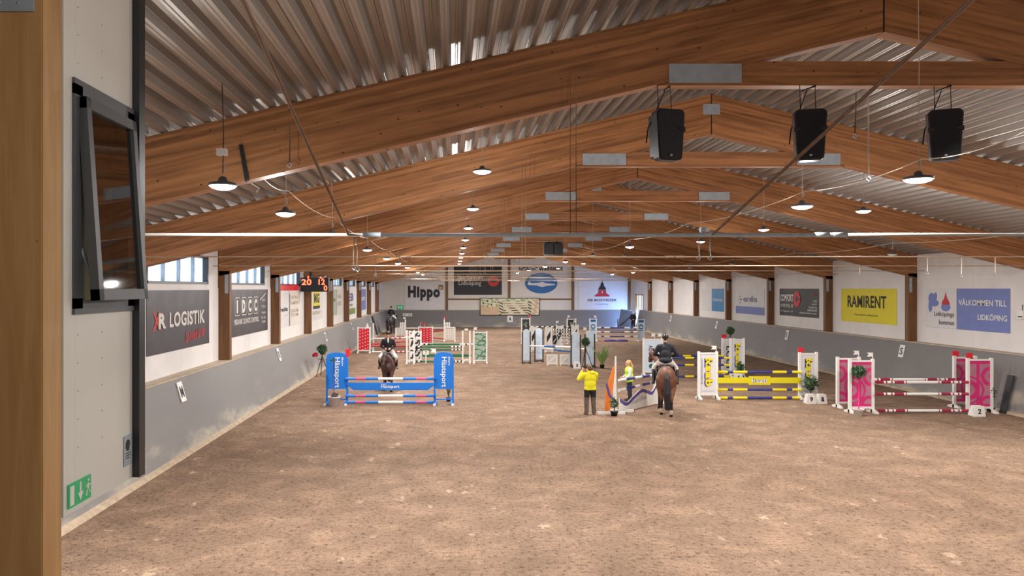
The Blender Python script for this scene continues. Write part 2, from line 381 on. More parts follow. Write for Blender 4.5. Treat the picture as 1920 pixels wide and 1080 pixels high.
# side walls, with window openings on the left
def wallbox(bm, x0, x1, y0, y1, z0, z1): box(bm, x0, x1, y0, y1, z0, z1)
bm = bmesh.new()
wb, wt = 4.42, 5.3
ztop = roof(XL)+.15
box(bm, XL-.15, XL, NEAR, FAR, 0, wb); box(bm, XL-.15, XL, NEAR, FAR, wt, ztop)
edges = []
for i in range(10):
    a = FR[i]+1.15; edges.append((a, a+4.7))
last = NEAR
for a, b in edges:
    box(bm, XL-.15, XL, last, a, wb, wt); last = b
box(bm, XL-.15, XL, last, FAR, wb, wt)
WL = struct(link('wall_left', bm, 'wall'))
bm = bmesh.new()
dz0, dz1, dy0, dy1 = 0.0, 3.62, 76.9, 80.1
box(bm, XR, XR+.15, NEAR, dy0, 0, ztop+.0); box(bm, XR, XR+.15, dy1, FAR, 0, ztop); box(bm, XR, XR+.15, dy0, dy1, dz1, ztop)
WR = struct(link('wall_right', bm, 'wall'))
def gable(name, y0, y1):
    return struct(pr(name, [(XL-.15, 0), (XR+.15, 0), (XR+.15, roof(XR)+.14), (RX, roof(RX)+.16), (XL-.15, roof(XL)+.14)], y0, y1, 'gable'))
WF = gable('wall_far', FAR, FAR+.15); gable('wall_near', NEAR-.15, NEAR)
# wall boards, proud of the wall with open joints
for i in range(10):
    D0 = FR[i]+.13; D1 = FR[i]+7-.13; mid = (D0+D1)/2
    if i >= 1:
        for a, b in ((D0, mid-.006), (mid+.006, D1)):
            bx('wall_panel', XL, XL+.018, a, b, KL+.03, 4.30, 'wall', WL)
    for a, b in ((D0, mid-.006), (mid+.006, D1)):
        if i >= 1:
            bx('wall_panel', XR-.018, XR, a, b, KR+.03, 4.79, 'wall', WR)
            bx('wall_panel', XR-.018, XR, a, b, 4.80, 5.62, 'wall', WR)
gb = [XL+.05, -.72, 6.13, 13.1, 19.6]
for i in range(4):
    x0, x1 = gb[i]+.15, gb[i+1]-.15; n = 3
    for k in range(n):
        a = x0+(x1-x0)*k/n+.01; b = x0+(x1-x0)*(k+1)/n-.01
        pr('wall_panel', [(a, 3.14), (b, 3.14), (b, min(5.6, rbot(b)+.3)), (a, min(5.6, rbot(a)+.3))], FAR-.02, FAR, 'gable', WF)
        bx('wall_panel', a, b, FAR-.02, FAR, 1.9, 3.0, 'gable', WF)
for x in gb[1:4] + [19.3]:
    bx('post', x-.13, x+.13, FAR-.16, FAR-.021, 1.87, roof(x)-.05, 'glulam_post', WF)
for x0, x1 in ((gb[1]+.15, gb[2]-.15), (gb[2]+.15, gb[3]-.15)):
    bx('rail', x0, x1, FAR-.08, FAR-.021, 3.0, 3.14, 'glulam_post', WF)

# kickboards (leaning outwards), ledge and pale curb
def kick(name, x0, x1, z, s, ya=NEAR, yb=FAR-.02):
    # s=+1 left wall (leans to -x)
    bm = bmesh.new()
    prf = [(x0, 0), (x1, z), (x1-s*.05, z), (x0-s*.05, 0)]
    prism(bm, prf, ya, yb); bmesh.ops.recalc_face_normals(bm, faces=bm.faces)
    return struct(link(name, bm, 'kick'))
kl = kick('baseboard_left', -6.86, -7.40, KL, 1); kr = kick('baseboard_right', 19.0, 19.42, KR, -1, NEAR, 76.8)
struct(bx('baseboard_far', -7.3, 19.35, FAR-.14, FAR-.03, 0, 1.87, 'kick'))
struct(bx('trim_1', XL+.001, -7.38, NEAR, FAR-.03, KL, KL+.035, 'ledge'))
struct(bx('trim_2', 19.4, XR-.001, NEAR, 76.8, KR, KR+.035, 'ledge'))
bm = bmesh.new(); prism(bm, [(-6.87, 0), (-6.77, 0), (-6.80, .05), (-6.89, .10)], NEAR, FAR-.15); bmesh.ops.recalc_face_normals(bm, faces=bm.faces); struct(link('trim_3', bm, 'curb'))
bm = bmesh.new(); prism(bm, [(19.02, 0), (18.9, 0), (18.93, .05), (19.04, .1)], NEAR, 76.8); bmesh.ops.recalc_face_normals(bm, faces=bm.faces); struct(link('trim_4', bm, 'curb'))

# left windows: frame, mullions, four panes each
for i, (a, b) in enumerate(edges):
    wn = struct(thing('window_%d' % (i+1), '', '', (XL, a, wb))); del wn['label']; del wn['category']
    L_ = b-a; hh = wt-wb
    bm = bmesh.new()
    box(bm, -.14, .03, 0, L_, 0, .07); box(bm, -.14, .03, 0, L_, hh-.07, hh); box(bm, -.14, .03, 0, .07, 0, hh); box(bm, -.14, .03, L_-.07, L_, 0, hh)
    wf = link('window_frame', bm, 'darkgrey', wn)
    for k in range(4):
        y0 = .07+(L_-.14)*k/4; y1 = .07+(L_-.14)*(k+1)/4
        if k: bx('mullion', -.10, .0, y0-.03, y0+.03, .07, hh-.07, 'plate', wn)
        bx('pane', -.07, -.062, y0+(.03 if k else 0), y1-(.03 if k < 3 else 0), .07, hh-.07, 'glass', wf)

# far right glazed door in the side wall: daylight comes in here
dr = thing('door_1', '', '', (XR, dy0, dz0)); del dr['label']; del dr['category']; struct(dr)
Ld = dy1-dy0; hd = dz1-dz0
bm = bmesh.new(); box(bm, -.06, .16, 0, .12, 0, hd); box(bm, -.06, .16, Ld-.12, Ld, 0, hd); box(bm, -.06, .16, 0, Ld, hd-.1, hd)
link('door_frame', bm, 'doorwood', dr)
for y in (1.0, 2.05): bx('mullion', 0, .08, y-.05, y+.05, 0, hd-.1, 'doorwood', dr)
for y0, y1 in ((.12, .95), (1.05, 2.0), (2.1, Ld-.12)): bx('pane', .03, .038, y0, y1, 0, hd-.1, 'glass', dr)
ad = bpy.data.lights.new('door_daylight', 'AREA'); ad.shape = 'RECTANGLE'; ad.size = 1.8; ad.size_y = 2.6; ad.energy = 560; ad.color = (.20, .42, 1.0)
ao = bpy.data.objects.new('door_daylight', ad); C.objects.link(ao); ao.location = (XR+.35, 78.5, 1.0); ao.rotation_euler = (0, R(90), 0)

# ------------------------------------------------------------ glulam frames
ordn = ['nearest', 'second', 'third', 'fourth', 'fifth', 'sixth', 'seventh', 'eighth', 'ninth', 'tenth', 'eleventh', 'twelfth', 'thirteenth']
sl = math.atan(.2335)
def rafter(name, parent, side):
    Lr = 13.93/math.cos(sl)
    bm = bmesh.new()
    # local x along the slope from ridge to eave, z down the depth
    n = 1
    bh = .93
    pts = [(0, 0), (Lr, 0), (Lr, -bh), (0, -bh)]
    # plumb cut at the ridge
    t = math.tan(sl)*bh
    pts = [(.004, 0), (Lr, 0), (Lr-.15, -bh), (-t+.004+t, -bh)]
    pts = [(0.008, 0), (Lr, 0), (Lr+t, -bh), (t+.008, -bh)]
    if side < 0: pts = [(-x, z) for x, z in pts]
    prism(bm, pts, -.12, .12); bmesh.ops.recalc_face_normals(bm, faces=bm.faces)
    return link(name, bm, 'glulam', parent, loc=(0, 0, 8.905), rot=(0, sl if side > 0 else -sl, 0))
for i, D in enumerate(FR):
    nm = ordn[i-1] if i else None
    lab = ('brown glulam roof frame overhead, %s of the frames in view counted from the camera' % nm) if i else 'brown glulam roof frame carried by the foreground timber post, above the picture'
    fr = thing('roof_frame', lab, 'roof frame', (RX, D, 0), 0, 'glulam roof frames')
    rafter('rafter', fr, -1); rafter('rafter', fr, 1)
    for s in (-1, 1):
        xo = (XL-RX+.0) if s < 0 else (XR-RX)
        xi = xo + (.39 if s < 0 else -.39)
        a, b = min(xo, xi), max(xo, xi)
        if not (i == 0 and s < 0):
            zb = 0.0
            # hidden foot behind the leaning kickboard, face above the ledge
            bx('post', a+.002, b-.002, -.12, .12, zb, rbot(RX+xi)+.1, 'glulam_post', fr)
            bx('steel_plate', (b-.16 if s < 0 else a+.04), (b-.04 if s < 0 else a+.16), -.132, -.121, 4.12, 4.74, 'plate', fr)
        bx('steel_plate', min(s*2.03, s*3.06), max(s*2.03, s*3.06), -.132, -.121, 7.22, 7.49, 'plate', fr)
    pr('tie_beam', [(-3.2, 7.19), (3.2, 7.19), (2.0, 7.535), (-2.0, 7.535)], -.1, .1, 'glulam', fr)
    bx('steel_plate', -.2, .2, -.132, -.121, 8.42, 8.67, 'plate', fr)
    bx('joint_seam', -.012, .012, -.1205, -.1, 7.95, 8.9, 'seam', fr)

# ------------------------------------------------------------ cross pipes and stays
for i in range(10):
    D = 9.95+7*i; y = 540-.72*F/D
    r = .026 if i == 0 else (.018 if i < 3 else .015); pm_ = 'pipe' if i == 0 else 'pipe2'; pl_ = 'plate' if i == 0 else 'pipe2'
    p = thing('cross_pipe', 'thin steel pipe spanning the hall under the roof, %s of the pipes from the camera' % ordn[i], 'pipe', (0, D, 5.02), 0, 'steel cross pipes')
    tb('tube', [(XL+.02, 0, 0), (-1.1, 0, 0)], r*.85, pm_, p)
    tb('tube', [(-1.1, 0, -.005), (5.0, 0, -.005)], r, pl_, p)
    tb('tube', [(5.0, 0, 0), (XR-.02, 0, 0)], r*.85, pm_, p)
    for xx in (-1.1, 5.0, 5.2): tb('coupling', [(xx-.12, 0, 0), (xx+.12, 0, 0)], r*1.35, pl_, p)
    for xx in (1.58, 1.66): tb('hanger', [(xx, 0, 0), (xx, 0, rbot(xx)-5.02+.35)], .006, 'rust', p, n=5)
for xx, lab, top in ((-1.42, 'taut brown steel stay sloping up from the first cross pipe, left one', 1.5), (3.50, 'taut brown steel stay sloping up from the first cross pipe, right one', -3.0)):
    zt = 5.02+.246*(9.95-top)
    o = tb('steel_stay', [(0, 0, 0), (0, top-9.95, zt-5.02)], .017, 'rust'); o.location = (xx, 9.95, 5.02)
    tag(o, lab, 'stay', 'sloping steel stays')

# ------------------------------------------------------------ lamps
def catenary(p0, p1, sag, n=8):
    p0, p1 = Vector(p0), Vector(p1)
    return [p0.lerp(p1, t/n) - Vector((0, 0, sag*4*(t/n)*(1-t/n))) for t in range(n+1)]
lamp_names = []
def lamp(x, D, z, label, lit=True, r=.17, grp='round high-bay lamps', box_=False, watts=1.0, spill=.28):
    t = thing('high_bay_lamp', label, 'lamp', (x, D, z), 0, grp)
    ho = lathe('housing', [(r*.98, 0), (r, .015), (r*.95, .035), (r*.6, .05), (.06, .06), (.05, .10), (.02, .12)], 'frame_grey', t, 20)
    lathe('lens', [(.01, -.05), (r*.45, -.043), (r*.8, -.022), (r*.93, 0)], 'lampglow' if lit else 'white', ho, 20)
    ht = roof(x)-z
    tb('cord', [(0, 0, .16), (.01, 0, ht*.5), (-.01, 0, ht+.03)], .006, 'black' if box_ else 'wire', t, n=5)
    tb('hook', [(0, 0, .16), (.03, 0, .2), (.03, 0, .24), (0, 0, .28)], .006, 'plate', t, n=5)
    if box_: bx('junction_box', -.07, .05, -.04, .04, .38, .46, 'white', t)
    if lit:
        ld = bpy.data.lights.new('lamp_light', 'AREA'); ld.shape = 'DISK'; ld.size = r*1.8; ld.energy = LAMP_W*watts; ld.color = LAMP_COL
        lo = bpy.data.objects.new('lamp_light', ld); C.objects.link(lo); lo.parent = t; lo.location = (0, 0, -.055); ld.energy *= 1-spill
        pd = bpy.data.lights.new('lamp_spill', 'POINT'); pd.shadow_soft_size = .06; pd.energy = LAMP_W*watts*spill; pd.color = LAMP_COL
        po = bpy.data.objects.new('lamp_spill', pd); C.objects.link(po); po.parent = t; po.location = (0, 0, -.13)
    return t
def rowlabel(base, i): return base % ordn[i]
rowL = [(9.1, 1), (12.5, 1), (17.3, 0), (24.4, 1), (31.5, 1), (38, 1), (45.7, 1), (59, 1), (69, 1)]
for i, (D, on) in enumerate(rowL):
    lamp(-2.85, D, 5.56, rowlabel('round lamp on the left, %s of its row from the camera', i) + ('' if on else ', switched off'), on, .175 if i < 2 else .16, box_=(i == 0), spill=.08 if i == 0 else .28)
rowC = [14.8, 21.8, 28.8, 35.8, 42.8, 49.8, 56.8, 63.8, 71]
for i, D in enumerate(rowC):
    lamp(.58, D, 6.64, rowlabel('round lamp hanging left of the ridge, %s of its row from the camera', i), True, .19)
rowR = [(10.05, 1), (13.4, 1), (26.5, 1), (33.5, 0), (41.7, 1), (51, 1), (62, 1), (73, 1)]
for i, (D, on) in enumerate(rowR):
    lamp(6.35, D, 5.78, rowlabel('round lamp hanging under the ridge, %s of its row from the camera', i) + ('' if on else ', switched off'), on, .19 if i < 2 else .16)
rowS = [(18.4, 1), (24.3, 1), (30.5, 1), (44, 0), (58, 1), (72, 1)]
for i, (D, on) in enumerate(rowS):
    lamp(10.25, D, 6.22, rowlabel('round lamp hanging right of the ridge, %s of its row from the camera', i) + ('' if on else ', switched off'), on, .18)
rowT = [(25.3, 0), (32.5, 1), (39.8, 0), (46.9, 0), (61.8, 1), (70, 1)]
rowT = [(25.3, 0), (39.8, 0), (46.9, 0), (61.8, 1), (70, 1)]
for i, (D, on) in enumerate(rowT):
    lamp(15.1, D, 5.45 if i < 1 else 5.6, rowlabel('round lamp hanging along the right side, %s of its row from the camera', i) + ('' if on else ', switched off'), on, .17)
# lamps of the same rows above and behind the camera (outside the picture)
for x, D, lab in ((10.25, 12.4, 'round lamp right of the ridge, outside the picture'), (12.5, 5.5, 'round lamp high on the right of the near bay, outside the picture'), (15.1, 11.5, 'first round lamp by the right wall, outside the picture'), (15.1, 18.0, 'second round lamp by the right wall, outside the picture')):
    lamp(x, D, roof(x)-1.2, lab, True, .17, watts=.8 if x < 11 else 1.25)
lamp(2.2, .6, 6.1, 'added round lamp beside the camera, outside the picture, brightening the booth and post', True, .15, watts=.72, spill=.9)  # unseen lamp added to brighten the booth wall and the timber post
# cables strung from lamp to lamp
for x, zz, ds, lab in ((-2.80, 5.95, [10.6, 12.5, 17.3, 24.4, 31.5, 38.5, 45.7, 59, 80], 'pale cable sagging from lamp to lamp on the left of the hall'),
                       (6.40, 6.06, [8.2, 10.05, 13.4, 20, 26.5, 33.5, 41.7, 51, 62, 80], 'pale cable sagging from lamp to lamp under the ridge'),
                       (15.1, 5.85, [10.5, 17, 25.3, 32.5, 39.8, 46.9, 61.8, 80], 'pale cable sagging from lamp to lamp along the right side')):
    pts = []
    for a, b in zip(ds[:-1], ds[1:]): pts += catenary((0, a-ds[0], 0), (0, b-ds[0], 0), .06+.008*(b-a))[:-1]
    pts.append(Vector((0, ds[-1]-ds[0], 0)))
    o = tb('lamp_cable', pts, .008, 'wire', n=5); o.location = (x, ds[0], zz); tag(o, lab, 'cable', 'lamp cables')
# perforated dark hanger strap on the second frame and loose hanging wires with hooks
t = thing('hanger_strap', 'dark perforated steel strap hanging in front of the nearest frame, beside the first lamp', 'strap', (X(447, 10.4), 10.42, Z(271, 10.4)))
bm = bmesh.new(); prism(bm, [(0, 0), (.05, 0), (.15, -.52), (.09, -.52)], -.01, .01); link('strap', bm, 'black', t)
tb('hook', [(.12, 0, -.5), (.2, 0, -.56), (.26, .1, -.6), (.22, .1, -.66)], .012, 'wire', t)
wires = [(543, 228, 543, 305, 10.3, 'dark cord with a hook hanging in front of the nearest frame'), (663, 445, 663, 497, 9.95, 'thin hanging cord below the first cross pipe, left of a pair'),
         (670, 445, 670, 500, 9.95, 'thin hanging cord below the first cross pipe, right of a pair'), (704, 480, 704, 512, 16.95, 'thin hanging cord below the second cross pipe on the left'),
         (1310, 441, 1310, 478, 9.95, 'thin hanging cord below the first cross pipe, right of the centre'), (1331, 441, 1331, 478, 9.95, 'thin hanging cord below the first cross pipe, beside the right stay'),
         (1628, 160, 1628, 330, 10.3, 'long pale cord hanging from the tie beam between two loudspeakers'), (1605, 175, 1603, 250, 10.3, 'short dark cord hanging beside the middle loudspeaker'),
         (1739, 481, 1739, 509, 16.95, 'short hanging cord with a hook near the right wall, nearest one'), (1612, 497, 1612, 513, 23.95, 'short hanging cord with a hook near the right wall, second one'),
         (1803, 481, 1803, 514, 16.95, 'short hanging cord with a hook left of the blue welcome banner top'), (1866, 481, 1866, 510, 16.95, 'short hanging cord with a hook above the blue welcome banner')]
for x0, y0, x1, y1, D, lab in wires:
    t = thing('ceiling_hook', lab, 'hook', (X(x0, D), D, Z(y0, D)), 0, 'loose hanging cords'); dz = Z(y1, D)-Z(y0, D); dx = X(x1, D)-X(x0, D)
    tb('cord', [(0, 0, .0), (dx*.5+.004, 0, dz*.5), (dx, 0, dz)], .009 if D < 16 else .008, 'rust' if 'dark' in lab or 'thin' in lab else 'wire', t, n=5)
    tb('hook', [(dx, 0, dz), (dx+.03, 0, dz-.03), (dx+.01, 0, dz-.07), (dx-.03, 0, dz-.04)], .01, 'plate', t, n=5)

# ------------------------------------------------------------ loudspeakers
def speaker(px, yaw, label):
    D = 10.45; x = X(px, D)
    t = thing('loudspeaker', label, 'loudspeaker', (x, D, Z(304, D)), yaw, 'black hanging loudspeakers')
    hgt = .72; wd = .43
    bm = bmesh.new()
    pts = []
    for cx, cz, a0 in ((wd/2-.07, hgt-.07, 0), (-wd/2+.07, hgt-.07, 90), (-wd/2+.10, .06, 180), (wd/2-.10, .06, 270)):
        for k in range(5): a = R(a0+90*k/4); pts.append((cx+.07*math.cos(a)*(1 if cz > .3 else .9), cz+.07*math.sin(a)*(1 if cz > .3 else .85)))
    prism(bm, pts, -.16, .0); prism(bm, [(x_*.8, .06+z_*.88) for x_, z_ in pts], .0, .17)
    bmesh.ops.recalc_face_normals(bm, faces=bm.faces); cab = link('cabinet', bm, 'darkgrey', t)
    gp = [(x_*.9, .02+z_*.95) for x_, z_ in pts]
    pr('grille', gp, -.175, -.158, 'grille', cab)
    for s in (-1, 1): pr('port', [(s*.215, hgt*.66), (s*.13, hgt*.63), (s*.13, hgt*.60), (s*.215, hgt*.55)], -.182, -.174, 'black', cab)
    pr('badge', ell(0, .07, .02, .014, 12), -.185, -.174, 'plate', cab)
    zt = 7.19-Z(304, D)
    bm = bmesh.new(); tube(bm, [(-.12, -.2, zt-.14), (.12, .1, zt-.0)], .013, 6); link('hanging_bar', bm, 'black', t)
    for s in (-1, 1): tb('rod', [(s*.1, 0, hgt), (s*.1, .04, zt-.0)], .006, 'black', t, n=5)
    tb('cord', [(-.02, -.05, zt-.08), (-.1, .05, zt-.35), (-.2, .12, hgt*.7), (-.22, .14, hgt*.4)], .01, 'black', t, n=5)
speaker(1247, 12, 'black loudspeaker hanging under the nearest tie beam, left of three')
speaker(1515, -14, 'black loudspeaker hanging under the nearest tie beam, middle of three')
speaker(1768, -22, 'black loudspeaker hanging under the nearest tie beam, right of three')
t = thing('hanging_projector', 'dark equipment box hanging on two rods from a far tie beam at the ridge', 'projector', (X(1037, 45.4), 45.4, Z(478, 45.4)))
bx('body', -.58, .0-.02, -.3, .3, 0, .72, 'black', t, bevel=.03); bx('body', .02, .58, -.3, .3, 0, .72, 'black', t, bevel=.03)
for s in (-.4, .1): tb('rod', [(s+.15, 0, .7), (s+.15, .1, 7.19-Z(478, 45.4))], .03, 'black', t, n=6)
bx('bracket', -.5, .5, -.05, .05, .72, .8, 'black', t)
# small white floodlight boxes at the pipe
t = thing('sensor_box', 'small white box sitting on the first cross pipe, right of the centre', 'sensor', (X(1320, 9.95), 9.92, 5.05))
bx('body', -.06, .04, -.04, .05, 0, .07, 'plate', t, bevel=.008); bx('cover', .0, .05, -.05, -.04, .01, .06, 'white', t)

# ------------------------------------------------------------ banners (local x right, z up, print on -y)
def banner(label, wallside, D0, D1, z0, z1, mat, px=None, tilt=0, cat='banner', grp='sponsor banners on the walls', name='banner'):
    """D0 nearer end, D1 farther end"""
    if wallside == 'l': t = thing(name, label, cat, (XL+.03, D0, z0), 90, grp); wd = D1-D0
    elif wallside == 'r': t = thing(name, label, cat, (XR-.03, D1, z0), -90, grp); wd = D1-D0
    else: t = thing(name, label, cat, (D0, FAR-.035, z0), 0, grp); wd = D1-D0
    hh = z1-z0
    bm = bmesh.new(); n = 16
    # cloth with a faint ripple
    vs = [[bm.verts.new((wd*i/n, -.004-.005*math.sin(i*1.9)*(j > 0 and j < 4), hh*j/4)) for j in range(5)] for i in range(n+1)]
    for i in range(n):
        for j in range(4): bm.faces.new((vs[i][j], vs[i+1][j], vs[i+1][j+1], vs[i][j+1]))
    o = link('sheet', bm, mat, t); m_ = o.modifiers.new('thickness', 'SOLIDIFY'); m_.thickness = .006; m_.offset = 0
    return t, wd, hh
# left wall
t, w_, h_ = banner('dark grey sponsor banner with large pale logistics lettering, nearest on the left wall', 'l', 18.7, 23.5, 2.55, 4.24, 'anthracite')
text('X', .35, .62, .55, .5, 'red_ink', t, y=-.02, bold=.03); text('R', .72, .66, .5, .42, 'silver_ink', t, y=-.025, bold=.05)
text('LOGISTIK', 1.5, .66, 2.85, .42, 'silver_ink', t, y=-.02, bold=.03)
text('Så enkelt är det', 2.7, .16, 1.7, .32, 'red_ink', t, y=-.02, shear=.4, rot=4, bold=.01)
t, w_, h_ = banner('dark grey sponsor banner with four boxed white letters on the left wall', 'l', 25.9, 30.9, 2.55, 4.24, 'anthracite')
for k, ch in enumerate('IDCC'):
    bxs = .3+.82*k
    bm = bmesh.new()
    for a, b, c, d in ((bxs, bxs+.66, .74, .77), (bxs, bxs+.66, 1.38, 1.41), (bxs, bxs+.03, .74, 1.41), (bxs+.63, bxs+.66, .74, 1.41)): box(bm, a, b, -.022, -.018, c, d)
    link('letter_box', bm, 'silver_ink', t)
    text(ch, bxs+.33, 1.075, .16 if ch == 'I' else .4, .48, 'white', t, y=-.02, align='c', bold=.06)
text('MEKANIK CLIMATE CONTROL', .25, .42, 3.3, .2, 'silver_ink', t, y=-.02, bold=.03)
for k, (s, z) in enumerate((('VENT', 1.2), ('KYLA', .95), ('VÄRME', .7), ('EL &', .5), ('TEKNIK', .32))): text(s, 4.0, z, .62, .1, 'silver_ink', t, y=-.02)
pr('stroke', [(3.7, 1.25), (4.6, 1.5), (4.6, 1.55), (3.7, 1.3)], -.022, -.018, 'silver_ink', t)
t, w_, h_ = banner('narrow red strip banner high on the left wall, under the third window', 'l', 32.9, 37.1, 4.18, 4.42, 'red')
t, w_, h_ = banner('white sponsor banner with small dark lettering on the left wall', 'l', 32.9, 34.9, 2.5, 4.1, 'white2')
text('fredriks', .2, .72, 1.5, .2, 'ink', t, y=-.02, bold=.03); text('son ab', 1.0, .5, .7, .1, 'silver_ink', t, y=-.02)
t, w_, h_ = banner('white sponsor banner with pale brown print on the left wall, right of the lettered one', 'l', 35.0, 37.3, 2.5, 4.1, 'gable')
for z, s in ((1.25, 'HESTRA'), (1.0, 'KAMPEN'), (.62, 'SKAUM'), (.42, 'TEAM')): text(s, .25, z, 1.7, .17, 'ledge', t, y=-.02, bold=.03)
bx('edge_strip', 0, .05, -.02, -.014, 0, 1.5, 'ink', t)
t, w_, h_ = banner('white sponsor banner with a yellow and black emblem, beside the scoreboard', 'l', 40.2, 44.0, 2.5, 4.2, 'white2')
bx('emblem', .7, 2.7, -.022, -.014, .75, 1.6, 'wall_yellow', t); bx('emblem', .7, 2.7, -.022, -.014, .62, .78, 'ink', t)
text('MG', .9, .95, 1.6, .55, 'ink', t, y=-.026, bold=.05); text('REDSKAP', .6, .3, 2.3, .2, 'ledge', t, y=-.02, bold=.03)
t, w_, h_ = banner('grey green sponsor banner on the left wall, fifth bay in view', 'l', 46.8, 49.2, 2.5, 4.2, 'palegreen')
text('foder', .3, .9, 1.6, .3, 'ink', t, y=-.02)
t, w_, h_ = banner('cream sponsor banner with brown print on the left wall, fifth bay in view', 'l', 49.3, 51.6, 2.5, 4.2, 'gable')
text('GÅRD', .3, 1.1, 1.6, .3, 'ledge', t, y=-.02, bold=.03); text('BUTIK', .3, .6, 1.6, .3, 'ledge', t, y=-.02, bold=.03)
t, w_, h_ = banner('white sponsor banner with a green foot on the left wall', 'l', 54.0, 58.4, 2.3, 4.2, 'white2')
bx('green_band', 0, 4.4, -.02, -.014, 0, .45, 'leafl', t); text('EB', .7, 1.0, 2.6, .6, 'navy', t, y=-.02, bold=.04); text('bygg', .9, .6, 2.0, .25, 'ink', t, y=-.02)
t, w_, h_ = banner('blue sponsor banner far down the left wall', 'l', 61.2, 65.6, 2.4, 4.2, 'lilac')
text('sport', .6, .7, 3, .5, 'white', t, y=-.02, bold=.03)
# right wall
t, w_, h_ = banner('white and lilac blue welcome banner nearest on the right wall', 'r', 26.2, 30.85, 2.68, 4.28, 'lilac')
bx('white_field', 0, 1.88, -.016, -.009, 0, 1.6, 'white2', t)
text('VÄLKOMMEN TILL', 2.0, .95, 2.5, .27, 'white', t, y=-.02, bold=.015); text('LIDKÖPING', 3.05, .42, 1.48, .25, 'white', t, y=-.02, bold=.015)
text('Lidköpings', .55, .42, 1.2, .24, 'ink', t, y=-.025); text('kommun', .85, .14, .9, .19, 'ink', t, y=-.025)
for k, (cx, cz, rx, rz) in enumerate(((.38, 1.2, .2, .22), (.55, 1.0, .28, .14), (.30, .88, .12, .26), (.62, 1.28, .10, .16))): pr('swirl', ell(cx, cz, rx, rz, 18), -.022-.001*k, -.017, 'lilac', t)
pr('tower', [(1.0, .95), (1.5, .95), (1.45, 1.08), (1.34, 1.2), (1.29, 1.32), (1.25, 1.46), (1.21, 1.32), (1.16, 1.2), (1.05, 1.08)], -.024, -.018, 'red_ink', t)
pr('water', ell(1.25, .85, .28, .17, 18), -.023, -.017, 'lilac', t)
t, w_, h_ = banner('bright yellow sponsor banner with bold dark lettering on the right wall', 'r', 32.9, 37.6, 2.63, 4.27, 'wall_yellow')
text('RAMIRENT', .62, .72, 3.3, .58, 'ink', t, y=-.02, bold=.025); text('Din maskinuthyrare', 1.25, .3, 2.0, .12, 'ink', t, y=-.02)
t, w_, h_ = banner('dark charcoal sponsor banner with a red round logo on the right wall', 'r', 39.9, 44.7, 2.66, 4.26, 'charcoal')
text('COMFORT', .15, .85, 1.65, .42, 'white', t, y=-.02, bold=.03); text('HONEYWELL AB', .15, .5, 1.65, .2, 'white', t, y=-.02); text('Vi hjälper till', .15, .2, 1.6, .12, 'white', t, y=-.02)
pr('round_logo', ell(2.25, 1.0, .42, .46, 24), -.022, -.016, 'red', t); pr('round_logo', ell(2.25, 1.0, .17, .19, 18), -.025, -.021, 'charcoal', t); bx('round_logo', 2.25, 2.62, -.027, -.024, .96, 1.04, 'charcoal', t)
for k, (s, wd) in enumerate((('VVS', .4), ('MILJÖ', .55), ('FINSPÅNG', .9), ('BADRUM', 1.05), ('GÖTENE, SKARA & VARA', 2.0))): text(s, 4.6-wd, .85-.17*k, wd, .12, 'white', t, y=-.02, bold=.01)
text('24 h', 4.0, 1.2, .55, .16, 'red_ink', t, y=-.02)
t, w_, h_ = banner('white sponsor banner with a lilac band at its foot on the right wall', 'r', 46.9, 51.6, 2.55, 4.22, 'white2')
bx('band', 0, 4.7, -.018, -.01, 0, .5, 'lilac', t); text('eurofins', 1.35, .82, 2.2, .42, 'navy', t, y=-.02, bold=.01)
for k in range(5): pr('dot', ell(.75+.1*math.cos(k*1.6)*2, .95+.1*math.sin(k*1.6)*2, .07, .07, 10), -.02, -.014, 'orange' if k == 2 else 'lilac', t)
text('Miljö  Livsmedel  Vatten', .9, .18, 3.0, .12, 'white', t, y=-.02)
t, w_, h_ = banner('half white, half blue sponsor banner on the right wall', 'r', 53.9, 58.7, 2.55, 4.25, 'blue2')
bx('white_field', 0, 2.3, -.016, -.009, 0, 1.7, 'white2', t); text('SPARBANKEN', 2.5, .75, 2.1, .2, 'white', t, y=-.02); text('vatten', .5, .75, 1.3, .2, 'ledge', t, y=-.02)
# far wall
PXF = FAR/F
def fx(px): return (px-VX)*FAR/F
def fz(py): return H-(py-VY)*FAR/F
def fb(label, x0, x1, y0, y1, mat, name='banner', grp='sponsor banners on the far wall', cat='banner'):
    return banner(label, 'f', fx(x0), fx(x1), fz(y1), fz(y0), mat, grp=grp, name=name, cat=cat)[0]
t = fb('white sponsor banner with very bold dark lettering, left end of the far wall', 760, 833.5, 529, 579.5, 'white2')
text('Hippo', fx(765)-fx(760), fz(564)-fz(579.5), fx(825)-fx(765), fz(538)-fz(566), 'ink', t, y=-.03, bold=.06)
bx('gold_mark', fx(822)-fx(760), fx(831)-fx(760), -.03, -.012, fz(543)-fz(579.5), fz(534)-fz(579.5), 'doorwood', t)
text('50', fx(823.5)-fx(760), fz(541.5)-fz(579.5), .32, .26, 'white', t, y=-.04)
t = fb('large black sponsor banner with a red round logo on the far wall', 851, 941, 499, 553, 'blackv')
text('Sparbanken', fx(858)-fx(851), fz(525)-fz(553), fx(905)-fx(858), .5, 'silver_ink', t, y=-.03); text('Lidköping', fx(860)-fx(851), fz(537)-fz(553), fx(902)-fx(860), .6, 'silver_ink', t, y=-.03)
pr('round_logo', ell(fx(925)-fx(851), fz(527)-fz(553), .62, .6, 24), -.03, -.02, 'red_ink', t); pr('round_logo', ell(fx(925)-fx(851), fz(527)-fz(553), .42, .12, 24), -.035, -.03, 'blackv', t)
t = fb('white far wall sign with an arched name over a blue oval picture of an aeroplane', 966, 1062, 497, 556, 'gable')
text('NORDIC WARBIRDS', fx(973)-fx(966), fz(509)-fz(556), fx(1055)-fx(973), .5, 'ink', t, y=-.03, bold=.03)
